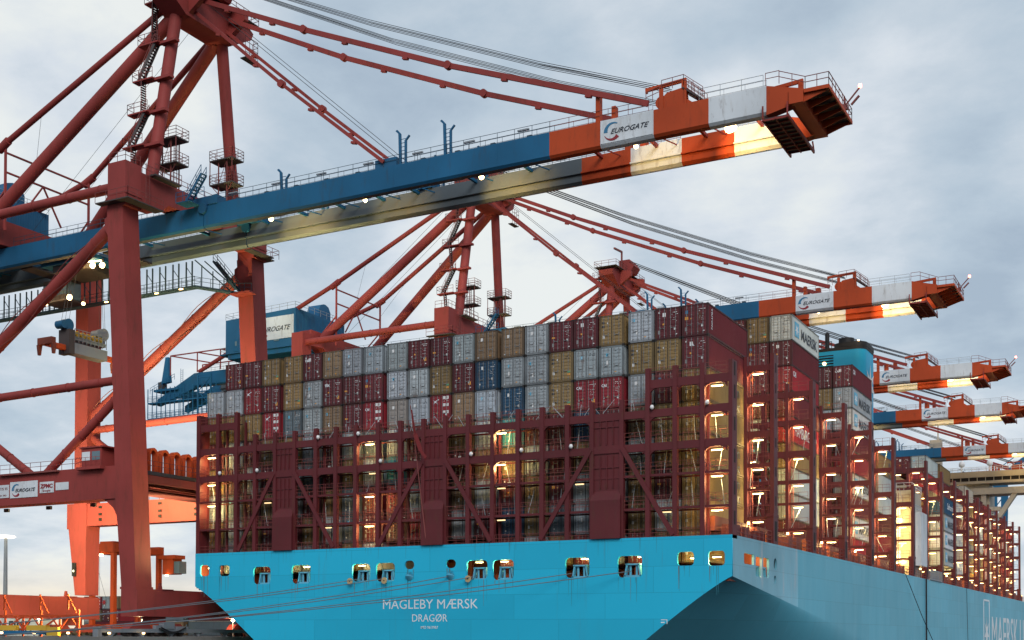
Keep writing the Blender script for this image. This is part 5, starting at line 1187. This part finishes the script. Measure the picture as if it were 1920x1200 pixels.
# galvanised cable channel along the quay edge
CC = empty('cable_channel', (-62, -15, QZ), 'grey galvanised beam on short posts along the quay edge below the mooring lines', 'steel beam')
b = MB(); b.box(-62.3, -61.7, -15, 22, 8.25, 8.4); b.box(-62.3, -62.2, -15, 22, 8.0, 8.25); b.box(-61.8, -61.7, -15, 22, 8.0, 8.25); b.box(-62.35, -61.65, -15.1, -14.5, 7.4, 8.6); b.build('beam', 'galv', CC)
for i in range(8): b = MB(); y = -13+i*4.6; b.box(-62.2, -61.8, y, y+.25, 7.5, 8.0); b.prism([(y-.5, 8.0), (y+.75, 8.0), (y+.25, 7.6), (y, 7.6)], 0, -62.15, -61.85); b.build('post', 'galv', CC)
b = MB(); b.box(-62.3, -61.6, -5.2, -3.4, 8.4, 9.1); b.box(-62.2, -61.7, -6.3, -5.3, 8.4, 8.8); b.box(-62.2, -61.7, -2.9, -1.0, 8.4, 8.7)
pts = [(-61.5, -6+i*.25, 8.45-.5*sin(pi*i/16)) for i in range(17)]; b.tube(pts, .09, 6, 1); b.tube([(x, y+.3, z+.12) for x, y, z in pts], .09, 6, 1); b.build('cable_trolley', ['galv', 'cable'], CC)
# small quay lamps
for x, y in ((-61.2, -28.0), (-61.2, -24.0), (-61.2, -19.6), (-61.2, -13.9), (-61.2, -8.8)):
    o = empty('quay_lamp', (x, y, QZ), {-28.0: 'small yellow quay lamp at the left edge, lowest part of the quay', -24.0: 'second small quay lamp from the left along the quay edge', -19.6: 'third small quay lamp from the left along the quay edge', -13.9: 'fourth small quay lamp, beside the end of the grey beam', -8.8: 'fifth small quay lamp, under the grey beam'}[y], 'lamp', 'small lamps along the quay edge')
    b = MB(); b.box(x-.06, x+.06, y-.06, y+.06, QZ, 7.85); b.build('stand', 'galv', o)
    b = MB(); b.tube([(x, y, 7.85), (x, y, 8.02)], .14, 8); b.build('lamp', 'lamps', o)
# lamps on the quay below the near crane
for i, (x, y, z, lb) in enumerate(((-63, 8.5, 9.4, 'bright quay lamp on a bracket below the far end of the crane sill'), (-66, -3.6, 9.2, 'bright quay lamp under the near crane\'s waterside leg'), (-99, 12, 9.6, 'bright quay lamp beside the straddle carrier'))):
    o = empty('quay_floodlight', (x, y, QZ), lb, 'lamp'); b = MB(); b.beam((x, y, QZ), (x, y, z), .12, .12); b.build('post', 'galv', o); b = MB(); b.tube([(x, y, z), (x, y, z+.3)], .2, 10); b.build('lamp', 'lampw', o)
    ld = bpy.data.lights.new('glow', 'POINT'); ld.energy = 500; ld.color = (1, .7, .36); ld.shadow_soft_size = .2; q = bpy.data.objects.new('glow', ld); COL.objects.link(q); q.parent = o; q.location = (0, -.6, z-QZ+.2)
# stairs cage on the quay right of the sill
o = empty('access_stair', (-64, 12, QZ), 'lit steel access stair below the far end of the crane sill', 'stairs'); b = MB(); b.stair((-62.6, 10.5, 7.5), (-62.6, 13.2, 9.7), w=.8, side=(1, 0, 0)); b.rail([(-62.4, 13.2, 9.7), (-62.4, 19, 9.7)], h=1.1, sp=1.2, r=.04); b.box(-63.2, -62.2, 13.2, 19, 9.55, 9.7); b.build('flight', 'rail_red', o)
# mooring lines
def moor(a, e_, lab, sag=.6, r=.045):
    b = MB(); a = Vector(a); e_ = Vector(e_); P_ = []
    for i in range(17): t = i/16; p = a.lerp(e_, t); p.z -= sag*4*t*(1-t); P_.append(p)
    b.tube([tuple(p) for p in P_], r, 6); o = b.build('mooring_line', 'rope_moor', org=a.copy()); tag(o, lab, 'mooring line', 'mooring lines from the stern')
g = random.Random(1)
for (px, z, q, yq, nm) in ((-37.6, 13.55, -62.2, -44, 'uppermost mooring line, ending at the fourth large stern opening'), (-34.9, 13.5, -62.0, -45, 'mooring line just below the uppermost, ending at the fifth large stern opening'),
                           (-27.5, 13.6, -61.5, -29, 'mooring line to the right-hand round hawse hole'), (-24.8, 13.5, -61.5, -30, 'mooring line passing above the ship\'s name to the sixth large opening'),
                           (-14.6, 13.6, -61.4, -29.6, 'mooring line crossing the ship\'s name to the seventh large opening'), (-8.8, 13.7, -61.4, -31, 'lowest mooring line, ending at the rightmost large stern opening')):
    moor((q, yq, 7.6), (px, YT-.25, z), nm)
for x, nm in ((-38.9, 'left-hand tan rat guard disc'), (-34.8, 'tan rat guard disc below the fifth stern opening'), (-25.3, 'tan rat guard disc on the line left of the sixth opening')):
    b = MB(); y = YT-.45; b.tube([(x, y, 13.3), (x, y-.06, 13.3)], .33, 18, 0); b.tube([(x, y-.07, 13.3), (x, y-.1, 13.3)], .06, 8, 1); o = b.build('rat_guard', ['rat', 'dark'], org=Vector((x, y, 13.3))); tag(o, nm+' on the stern', 'rat guard', 'rat guards on the mooring lines')
# blue luffing crane leg beyond the bridge wing
o = empty('dock_crane', (-24, 420, 0), 'distant dark blue crane leg rising behind the bridge wing', 'crane')
b = MB()
for dx in (0, 3.9): b.hexa([(-25.6+dx*.4, 420, 0), (-24.2+dx*.4, 420, 0), (-24.2+dx*.4, 422, 0), (-25.6+dx*.4, 422, 0), (-27.6+dx, 420, 63), (-25.2+dx, 420, 63), (-25.2+dx, 422, 63), (-27.6+dx, 422, 63)])
b.box(-27.4, -21.4, 420.1, 421.9, 61, 66); b.box(-26.6, -22.2, 420.2, 421.8, 52, 54.5)
for z in range(20, 60, 6): b.beam((-26.6, 421, z), (-22.6, 421, z+5.5), .3, .3)
b.build('leg', 'blue', o)
b = MB(); b.beam((-27, 421, 66), (30, 426, 112), 1.2, 1.6); b.beam((-27, 421, 70), (30, 426, 113), .3, .3)
b.build('jib', 'blue', o)
